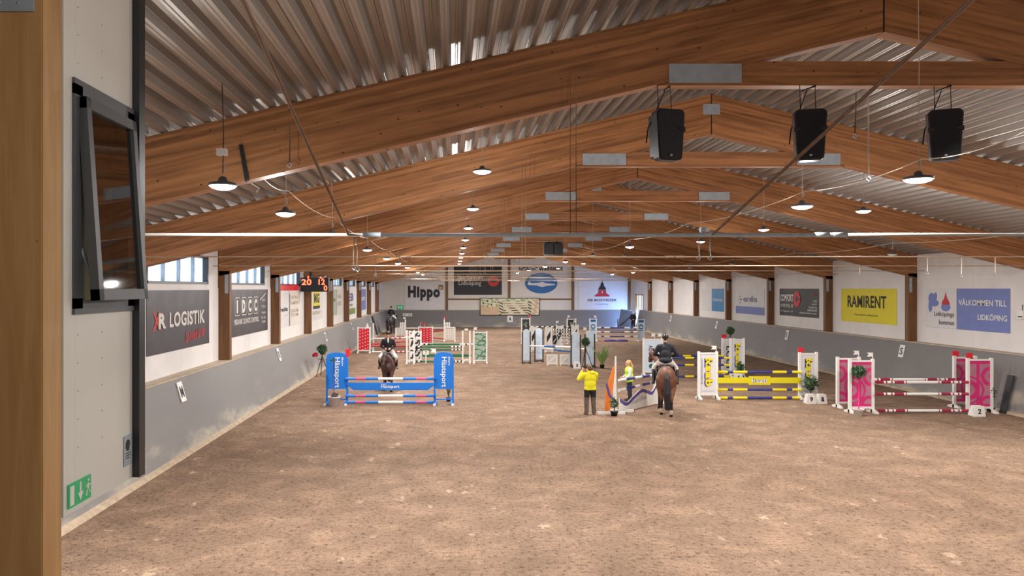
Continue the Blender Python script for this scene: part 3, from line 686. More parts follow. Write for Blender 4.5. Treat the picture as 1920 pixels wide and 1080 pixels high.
cx = fx(1014.5)-fx(966); cz = fz(531)-fz(556)
pr('oval', ell(cx, cz, 1.78, 1.13, 36), -.022, -.014, 'dblue', t)
pr('oval_sky', [(cx+a*1.6, cz+b) for a, b in ((-.9, .25), (-.5, .75), (0, .95), (.5, .75), (.9, .3), (.5, .15), (-.4, .2))], -.026, -.022, 'blue2', t)
pr('aeroplane', [(cx+a, cz+b) for a, b in ((-1.5, -.05), (-1.3, .22), (-1.1, .0), (-.3, .05), (.1, .14), (.6, .0), (1.55, -.1), (1.5, -.2), (.6, -.3), (.1, -.42), (-.5, -.25), (-1.4, -.2))], -.034, -.026, 'white2', t)
t = fb('white sponsor banner with a red and black tower emblem on the far wall', 1084.6, 1177, 526, 580, 'white2')
ox = fx(1129)-fx(1084.6); oz = fz(556)-fz(580)
pr('tower', [(ox+a, oz+b) for a, b in ((-.42, .75), (-.38, .95), (-.2, 1.15), (-.16, 1.4), (-.05, 1.55), (0, 1.8), (.05, 1.55), (.16, 1.4), (.2, 1.15), (.38, .95), (.42, .75))], -.03, -.02, 'ink', t)
pr('tower_foot', [(ox+a, oz+b) for a, b in ((-.8, .12), (-.82, .0), (.82, .0), (.8, .12), (.45, .38), (.4, .72), (-.4, .72), (-.45, .38))], -.03, -.02, 'red_ink', t)
bx('window', ox-.05, ox+.05, -.036, -.03, oz+.35, oz+.6, 'white2', t)
text('AB BOSTÄDER', fx(1101)-fx(1084.6), fz(565)-fz(580), fx(1156)-fx(1101), .32, 'ink', t, y=-.03, bold=.01)
text('i Lidköping', fx(1118)-fx(1084.6), fz(572)-fz(580), 1.3, .18, 'lilac', t, y=-.03)
# picture panel / mirror over the kickboard
t = thing('picture_board', 'long low picture board of jumps and plants in the middle of the far wall', 'picture board', (fx(901), FAR-.30, fz(590)))
bx('board', -.08, fx(1010)-fx(901)+.08, .05, .2, -.08, fz(560)-fz(590)+.08, 'darkgrey', t)
def picf(u, v):
    u2 = u*18
    if u < .30:
        if v < .5: return 0
        s = math.sin(u*40+3)*math.cos(v*17+u*9) + .4*math.sin(u*97)
        return 2 if s > .45 else (3 if s < -.6 else 1)
    if .315 < u < .385 or .81 < u < .87:
        return 3 if math.sin(v*34+(u*60)) > -.1 and (v < .85) else 1
    if .385 <= u <= .81:
        b = (v*7) % 1
        if v < .78 and b > .72: return 3 if math.sin(u*31+v*9) > -.2 else 1
        if v >= .78: return 2 if math.sin(u*37)*math.sin(v*20+u*12) > .1 else 1
        return 0 if b < .2 else 1
    s = math.sin(u*60+v*9)*math.cos(v*12)
    return 0 if s < .2 else 1
raster('picture', 0, 0, fx(1010)-fx(901), fz(560)-fz(590), 110, 34, picf, ['mirrorpic', 'picwhite', 'picgreen', 'picdark'], t, y=.03, th=.01)
# little white boxes by the ridge, exit sign, number plate and letter A
for px, lab in ((941.5, 'small pale box high on the far wall, left of the centre post'), (969, 'small pale box high on the far wall, right of the centre post')):
    t = thing('wall_clock', lab, 'box', (fx(px), FAR-.04, fz(488))); bx('body', -.28, .28, -.1, 0, -.28, .22, 'plate', t, bevel=.03); bx('face', -.2, .2, -.11, -.1, -.2, .15, 'white2', t)
t = thing('exit_sign', 'small green and white exit sign low on the far wall beside the mounted rider', 'sign', (fx(744), FAR-.035, fz(580.5)))
bx('board', 0, .75, -.04, 0, 0, .5, 'exit', t); text('→', .05, .12, .25, .25, 'white', t, y=-.05); bx('figure', .12, .3, -.045, -.04, .12, .38, 'white', t); bx('door_mark', .42, .62, -.045, -.04, .1, .4, 'white', t)
t = thing('number_plate', 'small white board with dark figures on the grey far kickboard', 'sign', (fx(755.5), FAR-.155, fz(593))); bx('board', 0, 1.02, -.02, 0, 0, .34, 'white', t)
text('C  32', .15, .08, .75, .18, 'ink', t, y=-.028)
t = thing('arena_letter', 'white letter A plate on the far kickboard under the picture board', 'sign', (fx(951), FAR-.155, fz(603.5)), 0, 'arena letter plates'); bx('plate', 0, .6, -.02, 0, 0, .68, 'white', t); text('A', .3, .33, .34, .42, 'ink', t, y=-.028, align='c', bold=.03)
# arena letters on the leaning boards
def letter(ch, side, D, lab):
    if side == 'l':
        ang = math.atan2(7.40-6.86, KL); zc = 1.52; x = -6.86-(zc*(.54/KL))+.012
        o = thing('arena_letter', lab, 'sign', (x, D, zc), 0, 'arena letter plates'); o.rotation_euler = Euler((0, 0, R(90)), 'XYZ')
        o.rotation_euler = (Matrix.Rotation(-ang, 4, 'Y') @ Matrix.Rotation(R(90), 4, 'Z')).to_euler()
    else:
        ang = math.atan2(.42, KR); zc = 1.58; x = 19.0+zc*(.42/KR)-.012
        o = thing('arena_letter', lab, 'sign', (x, D, zc), 0, 'arena letter plates')
        o.rotation_euler = (Matrix.Rotation(ang, 4, 'Y') @ Matrix.Rotation(R(-90), 4, 'Z')).to_euler()
    bx('plate', -.17, .17, -.02, 0, -.27, .27, 'white', o); text(ch, 0, 0, .2, .3, 'ink', o, y=-.028, align='c', bold=.012)
for ch, D in zip('MRBPF', (19.7, 30.7, 42, 53, 64.5)): letter(ch, 'l', D, 'white letter %s plate on the left kickboard' % ch)
for ch, D in zip('SEVK', (31.7, 42.6, 54, 65.4)): letter(ch, 'r', D, 'white letter %s plate on the right kickboard' % ch)

t = thing('wall_box', 'small white box on the right wall beside the blue welcome banner', 'box', (XR-.025, 25.75, 3.22), -90)
bx('body', 0, .32, -.12, 0, 0, .3, 'white', t, bevel=.02); bx('window', .06, .26, -.126, -.12, .06, .1, 'ink', t); tb('cord', [(.16, -.04, .3), (.17, -.04, .5)], .012, 'black', t, n=6)
# scoreboard
t = thing('scoreboard', 'black electronic scoreboard with red figures on a left wall post', 'scoreboard', (X(563.5, 37.4), 37.4, Z(547, 37.4)))
bx('case', 0.02, 1.44, -.12, .25, 0, .72, 'black', t, bevel=.02)
bx('bracket', .45, .55, -.05, .25, .72, 1.0, 'black', t); bx('bracket', .08, .2, .25, 1.07, .3, .5, 'black', t)
text('20', .08, .34, .5, .3, 'led', t, y=-.135, bold=.02); text('12', .94, .36, .32, .28, 'led', t, y=-.135, bold=.02); text('0', 1.2, .06, .18, .26, 'led', t, y=-.135, bold=.02)
text('8', .38, .66, .08, .15, 'led', t, y=-.135, bold=.02); bx('light_bar', 1.0, 1.2, -.135, -.12, .675, .705, 'led', t)

# ------------------------------------------------------------ booth with open window, foreground post
BX = -2.005
bt = thing('judges_booth', 'pale panelled judges booth beside the foreground post', 'booth', (BX, 0, 0))
y0, y1, zb, zt_ = 3.785, 4.66, 3.118, 6.75
wy0, wy1, wz0, wz1 = 3.90, 4.56, 4.19, 5.38
for a, b, c, d in ((y0, wy0, zb, zt_), (wy1, y1, zb, zt_), (wy0, wy1, zb, wz0), (wy0, wy1, wz1, zt_)):
    bx('wall_panel', -.12, 0, a+.0005, b-.0005, c+.0005, d-.0005, 'booth', bt)
bx('end_wall', -5.6, -.12, y1-.1, y1, zb, 5.9, 'booth', bt); bx('booth_floor', -5.6, -.12, y0, y1-.1, zb, zb+.1, 'booth', bt)
bx('rear_wall', -1.6, -1.5, y0, y1-.1, zb+.1, 6.4, 'inside', bt); bx('side_wall', -1.5, -.12, y0, y0+.08, zb+.1, 6.4, 'inside', bt)
bx('corner_trim', -.02, .045, y1-.065, y1+.02, zb, zt_, 'darkgrey', bt)
# booth carried by a post out of sight down to the floor
bx('leg', -5.2, -5.0, y1-.3, y1-.1, 0, zb, 'near_post', bt)
bm = bmesh.new()
fw = .055
for a, b, c, d in ((wy0-.03, wy1+.03, wz0-.03, wz0+fw), (wy0-.03, wy1+.03, wz1-fw, wz1+.03), (wy0-.03, wy0+fw, wz0, wz1), (wy1-fw, wy1+.03, wz0, wz1)): box(bm, -.08, .015, a, b, c, d)
link('window_frame', bm, 'frame_grey', bt)
sash = link('sash', bmesh.new(), 'frame_grey', bt, loc=(.02, (wy0+wy1)/2, wz1-.06), rot=(0, R(-3.9), 0))
bm = bmesh.new(); sw = .31; sh = 1.09
for a, b, c, d in ((-sw, sw, -sh, -sh+.06), (-sw, sw, -.06, 0), (-sw, -sw+.05, -sh, 0), (sw-.05, sw, -sh, 0)): box(bm, -.02, .03, a, b, c, d)
bm.to_mesh(sash.data); bm.free()
bx('pane', .0, .008, -sw+.05, sw-.05, -sh+.06, -.06, 'sashglass', sash)
pr('curtain', [(-.10, wz0+.03), (.05, wz0+.05), (.008, wz0+.72), (-.10, wz0+.8)], wy0+.075, wy0+.095, 'curtain', bt)
tb('stay_arm', [(0, wy0+.05, wz0+.35), (.07, wy0+.06, wz0+.12)], .008, 'plate', bt)
# screws of the panels
bm = bmesh.new()
for yy in (3.93, 4.2):
    for zz in (3.45, 3.6, 3.75, 3.9, 4.05, 5.5, 5.65, 5.8): tube(bm, [(-.001, yy, zz), (.003, yy, zz)], .004, 6)
link('screw_heads', bm, 'plate', bt)
t = thing('exit_sign', 'green emergency exit sign with a white arrow low on the booth wall', 'sign', (BX+.003, 3.82, 3.15), 90)
bx('board', 0, .235, -.006, 0, .0, .125, 'exit', t); bx('white_field', .01, .05, -.009, -.006, .012, .113, 'white', t)
pr('arrow', [(.11, .115), (.125, .115), (.125, .06), (.145, .06), (.1175, .015), (.09, .06), (.11, .06)], -.009, -.006, 'white', t)
bm = bmesh.new()
prism(bm, ell(.203, .103, .008, .008, 10), -.009, -.006); prism(bm, [(.19, .09), (.21, .085), (.205, .055), (.19, .055)], -.009, -.006)
for q in ([(.19, .058), (.197, .058), (.185, .02), (.175, .022)], [(.2, .058), (.208, .055), (.222, .035), (.216, .03)], [(.192, .088), (.175, .072), (.178, .066), (.195, .08)], [(.207, .085), (.225, .075), (.223, .068), (.207, .076)]): prism(bm, q, -.009, -.006)
bmesh.ops.recalc_face_normals(bm, faces=bm.faces); link('running_figure', bm, 'white', t)
t = thing('notice', 'small grey printed notice on the booth wall near its corner trim', 'notice', (BX+.003, 4.47, 3.21), 90)
bx('sheet', 0, .105, -.003, 0, 0, .185, 'plate', t); pr('drawing', ell(.05, .125, .03, .035, 14, 20, 300), -.005, -.003, 'ink', t)
bx('text_line', .02, .085, -.005, -.003, .075, .08, 'ink', t); bx('text_line', .02, .085, -.005, -.003, .06, .065, 'ink', t); bx('text_line', .02, .07, -.005, -.003, .045, .05, 'ink', t)

gp = thing('timber_post', 'thick pine post filling the left edge of the picture', 'post', (-2.19, 3.69, 0))
bx('post', -.19, .18, -.09, .09, 0, 5.97, 'near_post', gp, bevel=.006)
bx('steel_plate', -.19, .142, -.102, -.0905, 5.65, 5.95, 'plate', gp)
for xx in (-.12, -.02, .07):
    for zz in (5.69, 5.78): lathe('bolt', [(.008, 0), (.008, .004), (.003, .007)], 'plate', gp, 8, loc=(xx, -.102, zz), rot=(R(90), 0, 0))

# ------------------------------------------------------------ jump building blocks
POLE_R = .05
def pole(label, p0, p1, bands, mats, grp, r=POLE_R, name='jump_pole', cat='pole'):
    """bands: list of (fraction_end, material index)"""
    p0, p1 = Vector(p0), Vector(p1); d = p1-p0
    pts = [Vector((0, 0, 0))]; bi = []
    for f_, m_ in bands: pts.append(d*f_); bi.append(m_)
    bm = bmesh.new(); tube(bm, pts, r, 12, bands=bi)
    o = link(name, bm, mats, None, loc=p0); return tag(o, label, cat, grp)
def sym(*segs):
    """half pattern -> symmetric bands; segs (width, mat), last one is the centre"""
    s = list(segs[:-1]) + [segs[-1]] + list(segs[:-1])[::-1]; tot = sum(a for a, _ in s); acc = 0; out = []
    for a, m_ in s: acc += a/tot; out.append((acc, m_))
    return out
def flag(parent, x, z, mat, side=1, h=.22):
    st = tb('flag_stick', [(x, 0, z-.02), (x, 0, z+h)], .012, 'white', parent, n=6)
    pr('flag', [(x, z+h), (x+side*.2, z+h), (x+side*.14, z+h-.07), (x+side*.2, z+h-.14), (x, z+h-.14)], -.008, .008, mat, st)
def feet(parent, w, mat='white', ln=.62, posts=None):
    for x in (posts or (-w/2+.045, w/2-.045)):
        pr('foot', [(-ln/2, 0), (ln/2, 0), (ln/2, .05), (.08, .11), (-.08, .11), (-ln/2, .05)], -.045, .045, mat, parent, loc=(x, 0, 0), rot=(0, 0, R(90)))
def frame_wing(label, px0, px1, yf, yt, yaw=0, grp='jump wings', panel=None, pw=.09, pm='white', toprail=True, zlow=.16, D=None, name='jump_wing', footm='white'):
    D = D or G(yf); x0, x1 = X(px0, D), X(px1, D); wd = x1-x0; h = Z(yt, D)
    wd = max(wd, .5)
    t = thing(name, label, 'jump wing', ((x0+x1)/2, D, 0), yaw, grp)
    for s in (-1, 1): bx('post', s*wd/2-(pw if s > 0 else 0), s*wd/2+(pw if s < 0 else 0), -.045, .045, .0, h, pm, t)
    a, b = -wd/2+pw, wd/2-pw
    if toprail: bx('rail', a, b, -.03, .03, h-.1, h-.04, pm, t)
    bx('rail', a, b, -.03, .03, zlow-.02, zlow+.05, pm, t)
    feet(t, wd, footm)
    if panel: panel(t, a, b, zlow+.05, h-.1)
    return t, wd, h
def cup(parent, x, z): bx('cup', x-.03, x+.03, -.09, -.045, z-.05, z-.0, 'plate', parent)

# jump 1: blue / white vertical in front on the left
g1 = 'blue jump with white lettering on the left'
def blue_wing(lab, px0, px1, yf, yt, flagm, side):
    D = G(yf); x0, x1 = X(px0, D), X(px1, D); wd = x1-x0; h = Z(yt, D)
    t = thing('jump_wing', lab, 'jump wing', ((x0+x1)/2, D, 0), 0, 'wings of the blue jump')
    hp = h-.12
    pts = [(-wd/2, .62), (-wd/2+.06, .56), (wd/2-.06, .56), (wd/2, .62), (wd/2, hp)] + [(wd/2*math.cos(R(a)), hp+.12*math.sin(R(a))) for a in range(15, 180, 15)] + [(-wd/2, hp)]
    pr('panel', pts, -.03, .03, 'blue', t)
    for s in (-1, 1): bx('post', s*wd/2-.035, s*wd/2+.035, -.04, .04, 0, hp-.1, 'blue', t)
    bx('rail', -wd/2+.035, wd/2-.035, -.02, .02, .16, .2, 'blue', t)
    feet(t, wd+.02, 'blue', .8)
    for s in (-1, 1): bx('foot_cap', s*wd/2-.05, s*wd/2+.05, -.41, -.38, 0, .08, 'white', t)
    text('Hästsport', -.13, hp-.06, 1.12, .25, 'white', t, y=-.034, rot=-90, bold=.012)
    text('åkers', .17, hp-.05, .32, .08, 'white', t, y=-.034, rot=-90, bold=.01)
    flag(t, side*(wd/2-.04), hp+.02, flagm, 1 if side > 0 else -1)
    return t, D, x0, x1, h
tL, D1, a0, a1, _ = blue_wing('blue arched jump wing with vertical white lettering, left wing of the blue jump', 613, 651, 757.6, 661, 'red', 1)
bx('flag_pad', .33, .47, -.05, -.035, 1.76, 2.04, 'red', tL)
tR, D2, b0, b1, _ = blue_wing('blue arched jump wing with vertical white lettering, right wing of the blue jump', 815, 849, 757.6, 660, 'white', -1)
D = G(757.6); xl, xr = X(652, D), X(814, D)
bb = sym((.11, 0), (.115, 1), (.14, 0), (.27, 2))
for yc, lab in ((709.5, 'top pole of the blue jump, blue with pink bands and a white middle'), (741.5, 'middle pole of the blue jump below the lettered plank, blue, pink and white'), (753.5, 'lowest pole of the blue jump, blue, pink and white')):
    z = max(Z(yc, D), .055); pole(lab, (xl-.08, D-.088, z), (xr+.08, D-.088, z), bb, ['blue', 'pink', 'white'], 'poles of the blue jump')
t = thing('jump_plank', 'blue plank with white lettering hanging in the blue jump', 'plank', ((xl+xr)/2, D-.06, Z(731, D)))
hw = (xr-xl)/2+.06; hh = Z(717, D)-Z(731, D)
pr('plank', [(-hw, hh), (-hw, hh-.06), (-hw+.28, 0), (hw-.28, 0), (hw, hh-.06), (hw, hh)], -.02, .02, 'blue', t)
text('Hästsport', -.36, .05, .68, .14, 'white', t, y=-.026, bold=.02)
text('åkers', -.36, .2, .2, .05, 'white', t, y=-.026)

# jump 11: yellow / navy vertical, 'ksab'
def ksab_panel(letters=.0, side=True):
    def f(t, a, b, z0, z1):
        bx('panel', a, b, -.012, .012, z0, z1, 'white2', t)
        h = z1-z0; c = (a+b)/2
        hgt = h*.72; wl = (b-a)*.46
        zt2 = z0+h*.90
        for dx, dz, m_, yy, bd in ((-.045, -.02, 'navy', -.016, .11), (0, 0, 'ink', -.020, .095), (0, 0, 'yellow', -.025, .045)):
            text('ksab', c-wl*.35+dx, zt2+dz, hgt, wl, m_, t, y=yy, rot=-90, bold=bd)
        if side: text('LIDKÖPINGS SMIDE AB', a+.05, zt2-.02, hgt*.9, .06, 'navy', t, y=-.016, rot=-90)
        bx('border', a+.06, b-.06, -.014, -.012, z0+.09, z0+.1, 'lilac', t)
    return f
tK, _, hK = frame_wing('white jump wing with yellow outlined letters, left wing of the yellow and navy jump', 1308, 1346, 748, 659, panel=ksab_panel(), grp='wings of the yellow jump')
flag(tK, .33, hK, 'white', -1)
tK2, _, hK2 = frame_wing('white jump wing with yellow outlined letters, right wing of the yellow and navy jump', 1497, 1533, 748, 660, panel=ksab_panel(side=False), grp='wings of the yellow jump')
flag(tK2, -.33, hK2, 'red', 1, .15); bx('flag_pad', -.40, -.22, -.05, .0, hK2+.0, hK2+.17, 'red', tK2)
D = G(748); xl, xr = X(1346.5, D), X(1498, D)
by = sym((.115, 0), (.065, 1), (.17, 0), (.30, 1))
for yc, lab in ((697, 'top pole of the yellow and navy jump'), (730, 'pole under the yellow plank of the yellow and navy jump'), (747, 'lowest pole of the yellow and navy jump')):
    z = max(Z(yc, D), .055); pole(lab, (xl-.05, D-.094, z), (xr+.05, D-.094, z), by, ['yellow', 'navy'], 'poles of the yellow jump')
t = thing('jump_plank', 'yellow plank with a small lettered badge in the yellow and navy jump', 'plank', ((xl+xr)/2, D-.066, Z(718, D)))
bx('plank', -(xr-xl)/2-.04, (xr-xl)/2+.04, -.02, .02, .0, Z(707.5, D)-Z(718, D), 'wall_yellow', t)
bx('badge', -.42, .42, -.03, -.02, -.06, .27, 'wall_yellow', t)
for dx, m_, yy, bd in ((0.0, 'ink', -.034, .08), (0, 'white', -.04, .02)): text('ksab', -.3+dx, .02, .6, .18, m_, t, y=yy, bold=bd)

# jump 10: behind, blue/yellow oxer with a lettered white wing and second yellow-lettered wing
def jansac(t, a, b, z0, z1):
    bx('panel', a, b, -.012, .012, z0, z1, 'paleblue', t)
    text('AGRIACO', a+.2, z1-.25, (z1-z0)*.55, .2, 'ink', t, y=-.016, rot=-90, bold=.02)
    pr('mark', ell(a+.32, z0+.25, .11, .12, 14), -.018, -.013, 'green', t)
tw, _, hw_ = frame_wing('white jump wing with dark vertical lettering and a green mark, behind the bay horse', 1205, 1243, 703, 634, D=36.2, panel=jansac, grp='wings of the far blue and yellow jump')
flag(tw, .1, hw_, 'white', -1); flag(tw, .42, hw_, 'white', -1)
def plain_letters(t, a, b, z0, z1):
    bx('panel', a, b, -.012, .012, z0, z1, 'white2', t); text('LOGI', (a+b)/2-.1, z1-.3, 1.1, .2, 'ink', t, y=-.016, rot=-90, bold=.03)
D = 36.4
tw, _, hw_ = frame_wing('white jump wing partly hidden by a yellow-lettered wing, far blue and yellow jump', 1353, 1378, 702, 634, D=37.0, panel=plain_letters, grp='wings of the far blue and yellow jump')
flag(tw, -.25, hw_, 'red', 1, .18); bx('flag_pad', -.34, -.14, -.03, .03, hw_, hw_+.18, 'red', tw)
tw, _, _ = frame_wing('white jump wing with yellow outlined letters behind the yellow jump', 1368, 1396, 706, 634, D=35.3, panel=ksab_panel(side=False), grp='wings of the far blue and yellow jump')
byb = sym((.10, 0), (.2, 1), (.14, 0), (.12, 1))
for yc, Dp, lab in ((667, 37.0, 'top rear pole of the far blue and yellow jump'), (671, 35.4, 'top front pole of the far blue and yellow jump'), (684, 35.4, 'middle pole of the far blue and yellow jump'), (706, 35.4, 'lowest pole of the far blue and yellow jump')):
    z = max(Z(yc, Dp), .055); pole(lab, (X(1247, Dp), Dp-.05, z), (X(1368 if Dp < 36 else 1355, Dp), Dp-.05, z), byb, ['yellow', 'navy'], 'poles of the far blue and yellow jump')

# jump 12: pink oxer on the right
def pink_panel(flip):
    def fn(u, v):
        x = u if not flip else 1-u; z = v*2.35
        d1 = math.hypot(x-.0, z-.85); d2 = math.hypot(x-1.05, z-1.55); d3 = math.hypot(x-.9, z-.15)
        if v < .06: return 0
        if .28 < d1 < .50 or d1 < .10: return 0
        if .62 < d1 < .72: return 0
        if .32 < d2 < .5 or d2 < .14: return 0
        if .25 < d3 < .42: return 0
        if .35 < x < .5 or v > .93: return 0
        return 1
    def f(t, a, b, z0, z1): raster('panel', a, z0, b-a, z1-z0, 26, 70, fn, ['magenta', 'magenta2'], t, th=.014)
    return f
t1, _, h1 = frame_wing('white framed magenta jump wing, rear left one of the pink oxer', 1568, 1613, 763, 669, panel=pink_panel(True), grp='wings of the pink oxer', D=26.5); flag(t1, .38, h1, 'white', -1)
t2, _, h2 = frame_wing('white framed magenta jump wing with a topiary before it, pink oxer', 1591, 1638.5, 772, 673, panel=pink_panel(False), grp='wings of the pink oxer', D=25.4); flag(t2, .4, h2, 'white', -1)
t3, _, h3 = frame_wing('white framed magenta jump wing, rear right one of the pink oxer', 1787, 1831, 762, 667, panel=pink_panel(True), grp='wings of the pink oxer', D=26.5); flag(t3, -.38, h3, 'red', 1, .12); bx('flag_pad', -.44, -.24, -.02, .02, h3, h3+.17, 'red', t3)
t4, _, h4 = frame_wing('white framed magenta jump wing with a shrub at its foot, pink oxer', 1812, 1861, 771, 671, panel=pink_panel(False), grp='wings of the pink oxer', D=25.4); flag(t4, -.4, h4, 'red', 1, .12); bx('flag_pad', -.46, -.26, -.02, .02, h4, h4+.17, 'red', t4)
bw = sym((.08, 0), (.02, 1), (.015, 0), (.04, 1), (.015, 0), (.02, 1), (.1, 0), (.02, 1), (.01, 0), (.33, 1))
for yc, Dp, a, b, lab in ((711, 26.4, 1613, 1787, 'rear pole of the pink oxer, wine red and white'), (716, 25.3, 1639, 1812, 'front top pole of the pink oxer, wine red and white'), (738, 25.3, 1639, 1812, 'middle pole of the pink oxer, wine red and white'), (769, 25.3, 1642, 1812, 'lowest pole of the pink oxer, wine red and white')):
    z = max(Z(yc, Dp), .055); pole(lab, (X(a, Dp), Dp-.09, z), (X(b, Dp), Dp-.09, z), bw, ['wine', 'white'], 'poles of the pink oxer')

# jump 9: orange fin wing, wave board
D9 = 25.35
t = thing('jump_wing', 'tall orange and white fin shaped jump wing beside the person in the yellow jacket', 'jump wing', (X(1150, D9), D9, 0), 0, 'wings of the orange jump')
hf = Z(684, D9)
pr('fin', [(-.30, .08), (-.12, .08), (-.02, hf*.55), (.06, hf-.1), (.06, hf), (-.02, hf*.92), (-.17, hf*.65), (-.27, hf*.35)], -.03, .03, 'orange', t)
pr('post', [(-.02, 0), (.12, 0), (.10, hf*.6), (.10, Z(668, D9)), (.06, Z(668, D9)), (.05, hf-.1), (-.01, hf*.55)], -.035, .035, 'white', t)
bx('foot', -.6, .35, -.3, -.2, 0, .08, 'white', t); bx('foot', -.1, .75, .15, .25, 0, .08, 'white', t); bx('foot', -.06, .06, -.3, .25, .0, .06, 'white', t)
for x_ in (.3, .7): lathe('foot_cap', [(.04, 0), (.04, .04)], 'black', t, 10, loc=(x_+.05, -.25 if x_ < .5 else .2, .02))
bm = bmesh.new(); prism(bm, [(-.28, 1.0), (-.22, 1.02), (-.1, .62), (.1, .42), (.06, .36), (-.16, .56)], -.05, -.032); bmesh.ops.recalc_face_normals(bm, faces=bm.faces); link('purple_edge', bm, 'purple', t)
Dr = 27.3
P0 = Vector((X(1156, D9), D9, 0)); P1 = Vector((X(1229, Dr), Dr, 0))
bs = [(.14, 0), (.42, 1), (.56, 0), (.64, 1), (.80, 1), (1, 0)]
bs = [(.17, 0), (.40, 1), (.60, 0), (.82, 1), (1.0, 0)]
for za, zb2, lab in ((Z(713, D9), Z(703, Dr), 'upper navy and white pole of the orange jump'), (Z(732, D9), Z(716, Dr), 'lower navy and white pole of the orange jump')):
    pole(lab, (P0.x+.08, P0.y+.0, za), (P1.x, P1.y, zb2), bs, ['white', 'navy'], 'poles of the orange jump')
t = thing('jump_wing', 'short white jump post with a purple edge, half hidden by the bay horse', 'jump wing', (P1.x, P1.y+.05, 0), 0, 'wings of the orange jump')
bx('post', -.05, .05, -.04, .04, 0, 1.2, 'white', t); bx('foot', -.35, .35, -.05, .05, 0, .08, 'white', t)
pr('purple_edge', [(.08, .8), (.3, 1.3), (.34, 1.3), (.14, .75)], -.02, .02, 'purple', t); pr('fin', [(.05, .1), (.3, .1), (.34, 1.28), (.05, .6)], -.015, .015, 'white', t)
dv = (P1-P0); ang = math.degrees(math.atan2(dv.y, dv.x)); Lw = dv.length
t = thing('wave_board', 'white wave shaped filler board with a purple top edge and grey lettering', 'filler board', (P0.x, P0.y-.12, 0), ang)
WK = [(0, .5), (.17, .32), (.37, .50), (.57, .68), (.74, .59), (.87, .53), (1, .8)]
def wv(u):
    k = max(i for i in range(len(WK)-1) if WK[i][0] <= u+1e-9); p = [WK[max(0, min(len(WK)-1, k+j))] for j in (-1, 0, 1, 2)]
    h_ = p[2][0]-p[1][0]; t_ = (u-p[1][0])/h_; m0 = (p[2][1]-p[0][1])/(p[2][0]-p[0][0])*h_; m1 = (p[3][1]-p[1][1])/(p[3][0]-p[1][0])*h_
    return (2*t_**3-3*t_**2+1)*p[1][1]+(t_**3-2*t_**2+t_)*m0+(3*t_**2-2*t_**3)*p[2][1]+(t_**3-t_**2)*m1
top = [(.14+(Lw-.14)*i/48, wv(i/48)) for i in range(49)]
pr('board', [(.14, .03), (Lw, .03)] + top[::-1], -.02, .02, 'white', t)
pr('purple_edge', [(x_, z_-.12) for x_, z_ in top] + top[::-1], -.03, -.021, 'purple', t)
text('eurofins', Lw*.36, .2, Lw*.36, .17, 'plate', t, y=-.03, rot=6)

# jump 2: red and white
def red_lattice(t, a, b, z0, z1):
    def fn(u, v):
        return 1 if ((int(u*12)+int(v*26)) % 4 == 0 and int(u*12) % 3 == 1) else 0
    raster('panel', a, z0, b-a, z1-z0, 24, 52, fn, ['red', 'white'], t)
t, _, hh = frame_wing('white framed red lattice jump wing by the left wall', 670, 695, 662, 613, panel=red_lattice, grp='wings of the red jumps', D=48.6); flag(t, .3, hh-.1, 'white', -1, .2)
t, _, hh = frame_wing('slim white jump post behind the red lattice wing by the left wall', 690, 699, 658, 606, grp='wings of the red jumps', D=50.5, toprail=False)
t, _, hh = frame_wing('white framed red jump wing in front of the white lattice wing', 784, 812, 647, 612, panel=red_lattice, grp='wings of the red jumps', D=55.0); flag(t, -.4, hh, 'red', 1, .3); flag(t, -.1, hh, 'red', 1, .2)
rb = sym((.22, 1), (.06, 0), (.03, 1), (.06, 0), (.03, 1), (.2, 0)); rr = [(1.0, 0)]
q = lambda px, py, D_: (X(px, D_), D_, max(Z(py, D_), .055))
GR = 'poles of the red jumps'
pole('white and red top pole of the red jump by the left wall', q(697, 635, 49.5), q(784, 632.5, 54), [(.25, 1), (.3, 0), (.35, 1), (.4, 0), (.45, 1), (.5, 0), (.55, 1), (.6, 0), (1, 1)], ['red', 'white'], GR)
pole('red pole rising to the right in the red jump by the left wall', q(697, 645, 49.2), q(784, 639, 54), rr, ['red'], GR)
pole('red pole falling to the right in the red jump by the left wall', q(697, 648.5, 48.7), q(784, 651, 53.6), rr, ['red'], GR)
pole('white and red ground pole of the red jump by the left wall', q(697, 661, 48.9), q(784, 660, 49.2), [(.5, 1), (.55, 0), (.6, 1), (.65, 0), (.7, 1), (.75, 0), (1, 1)], ['red', 'white'], GR)
# jump 3: white stepped lattice wings
def lat(t, a, b, z0, z1):
    def fn(u, v):
        i, j = int(u*11), int(v*15); return None if (i+j) % 2 == 0 and i % 2 == 1 else 0
    raster('panel', a, z0, b-a, z1-z0, 11*2, 15*2, fn, ['white'], t)
def step_wing(lab, pxo0, pxo1, pxi0, pxi1, yf, yl, yh, D, flagm, side):
    x0, x1 = X(pxo0, D), X(pxo1, D); t = thing('jump_wing', lab, 'jump wing', (x0, D, 0), 0, 'white stepped lattice wings')
    hl, hh2 = Z(yl, D), Z(yh, D); w1 = x1-x0; i0, i1 = X(pxi0, D)-x0, X(pxi1, D)-x0
    for x_ in (0, w1): bx('post', x_-.05, x_+.05, -.04, .04, 0, hl if abs(x_-(i0 if side < 0 else i1)) > .3 else hh2+.2, 'white', t)
    lat(t, .05, w1-.05, .15, hl)
    def fn(u, v): return None if (int(u*5)+int(v*7)) % 2 and int(u*5) % 2 else 0
    raster('top_panel', i0, hl, i1-i0, hh2-hl, 10, 14, fn, ['white'], t)
    bx('rail', 0, w1, -.03, .03, hl-.03, hl+.03, 'white', t); feet(t, 1, posts=(0, w1))
    flag(t, i0 if side < 0 else i1, hh2+.2, flagm, 1 if side < 0 else -1)
step_wing('white stepped lattice jump wing behind the left rider, left one', 742, 760, 750, 760, 634, 615, 604, 64.5, 'white', 1)
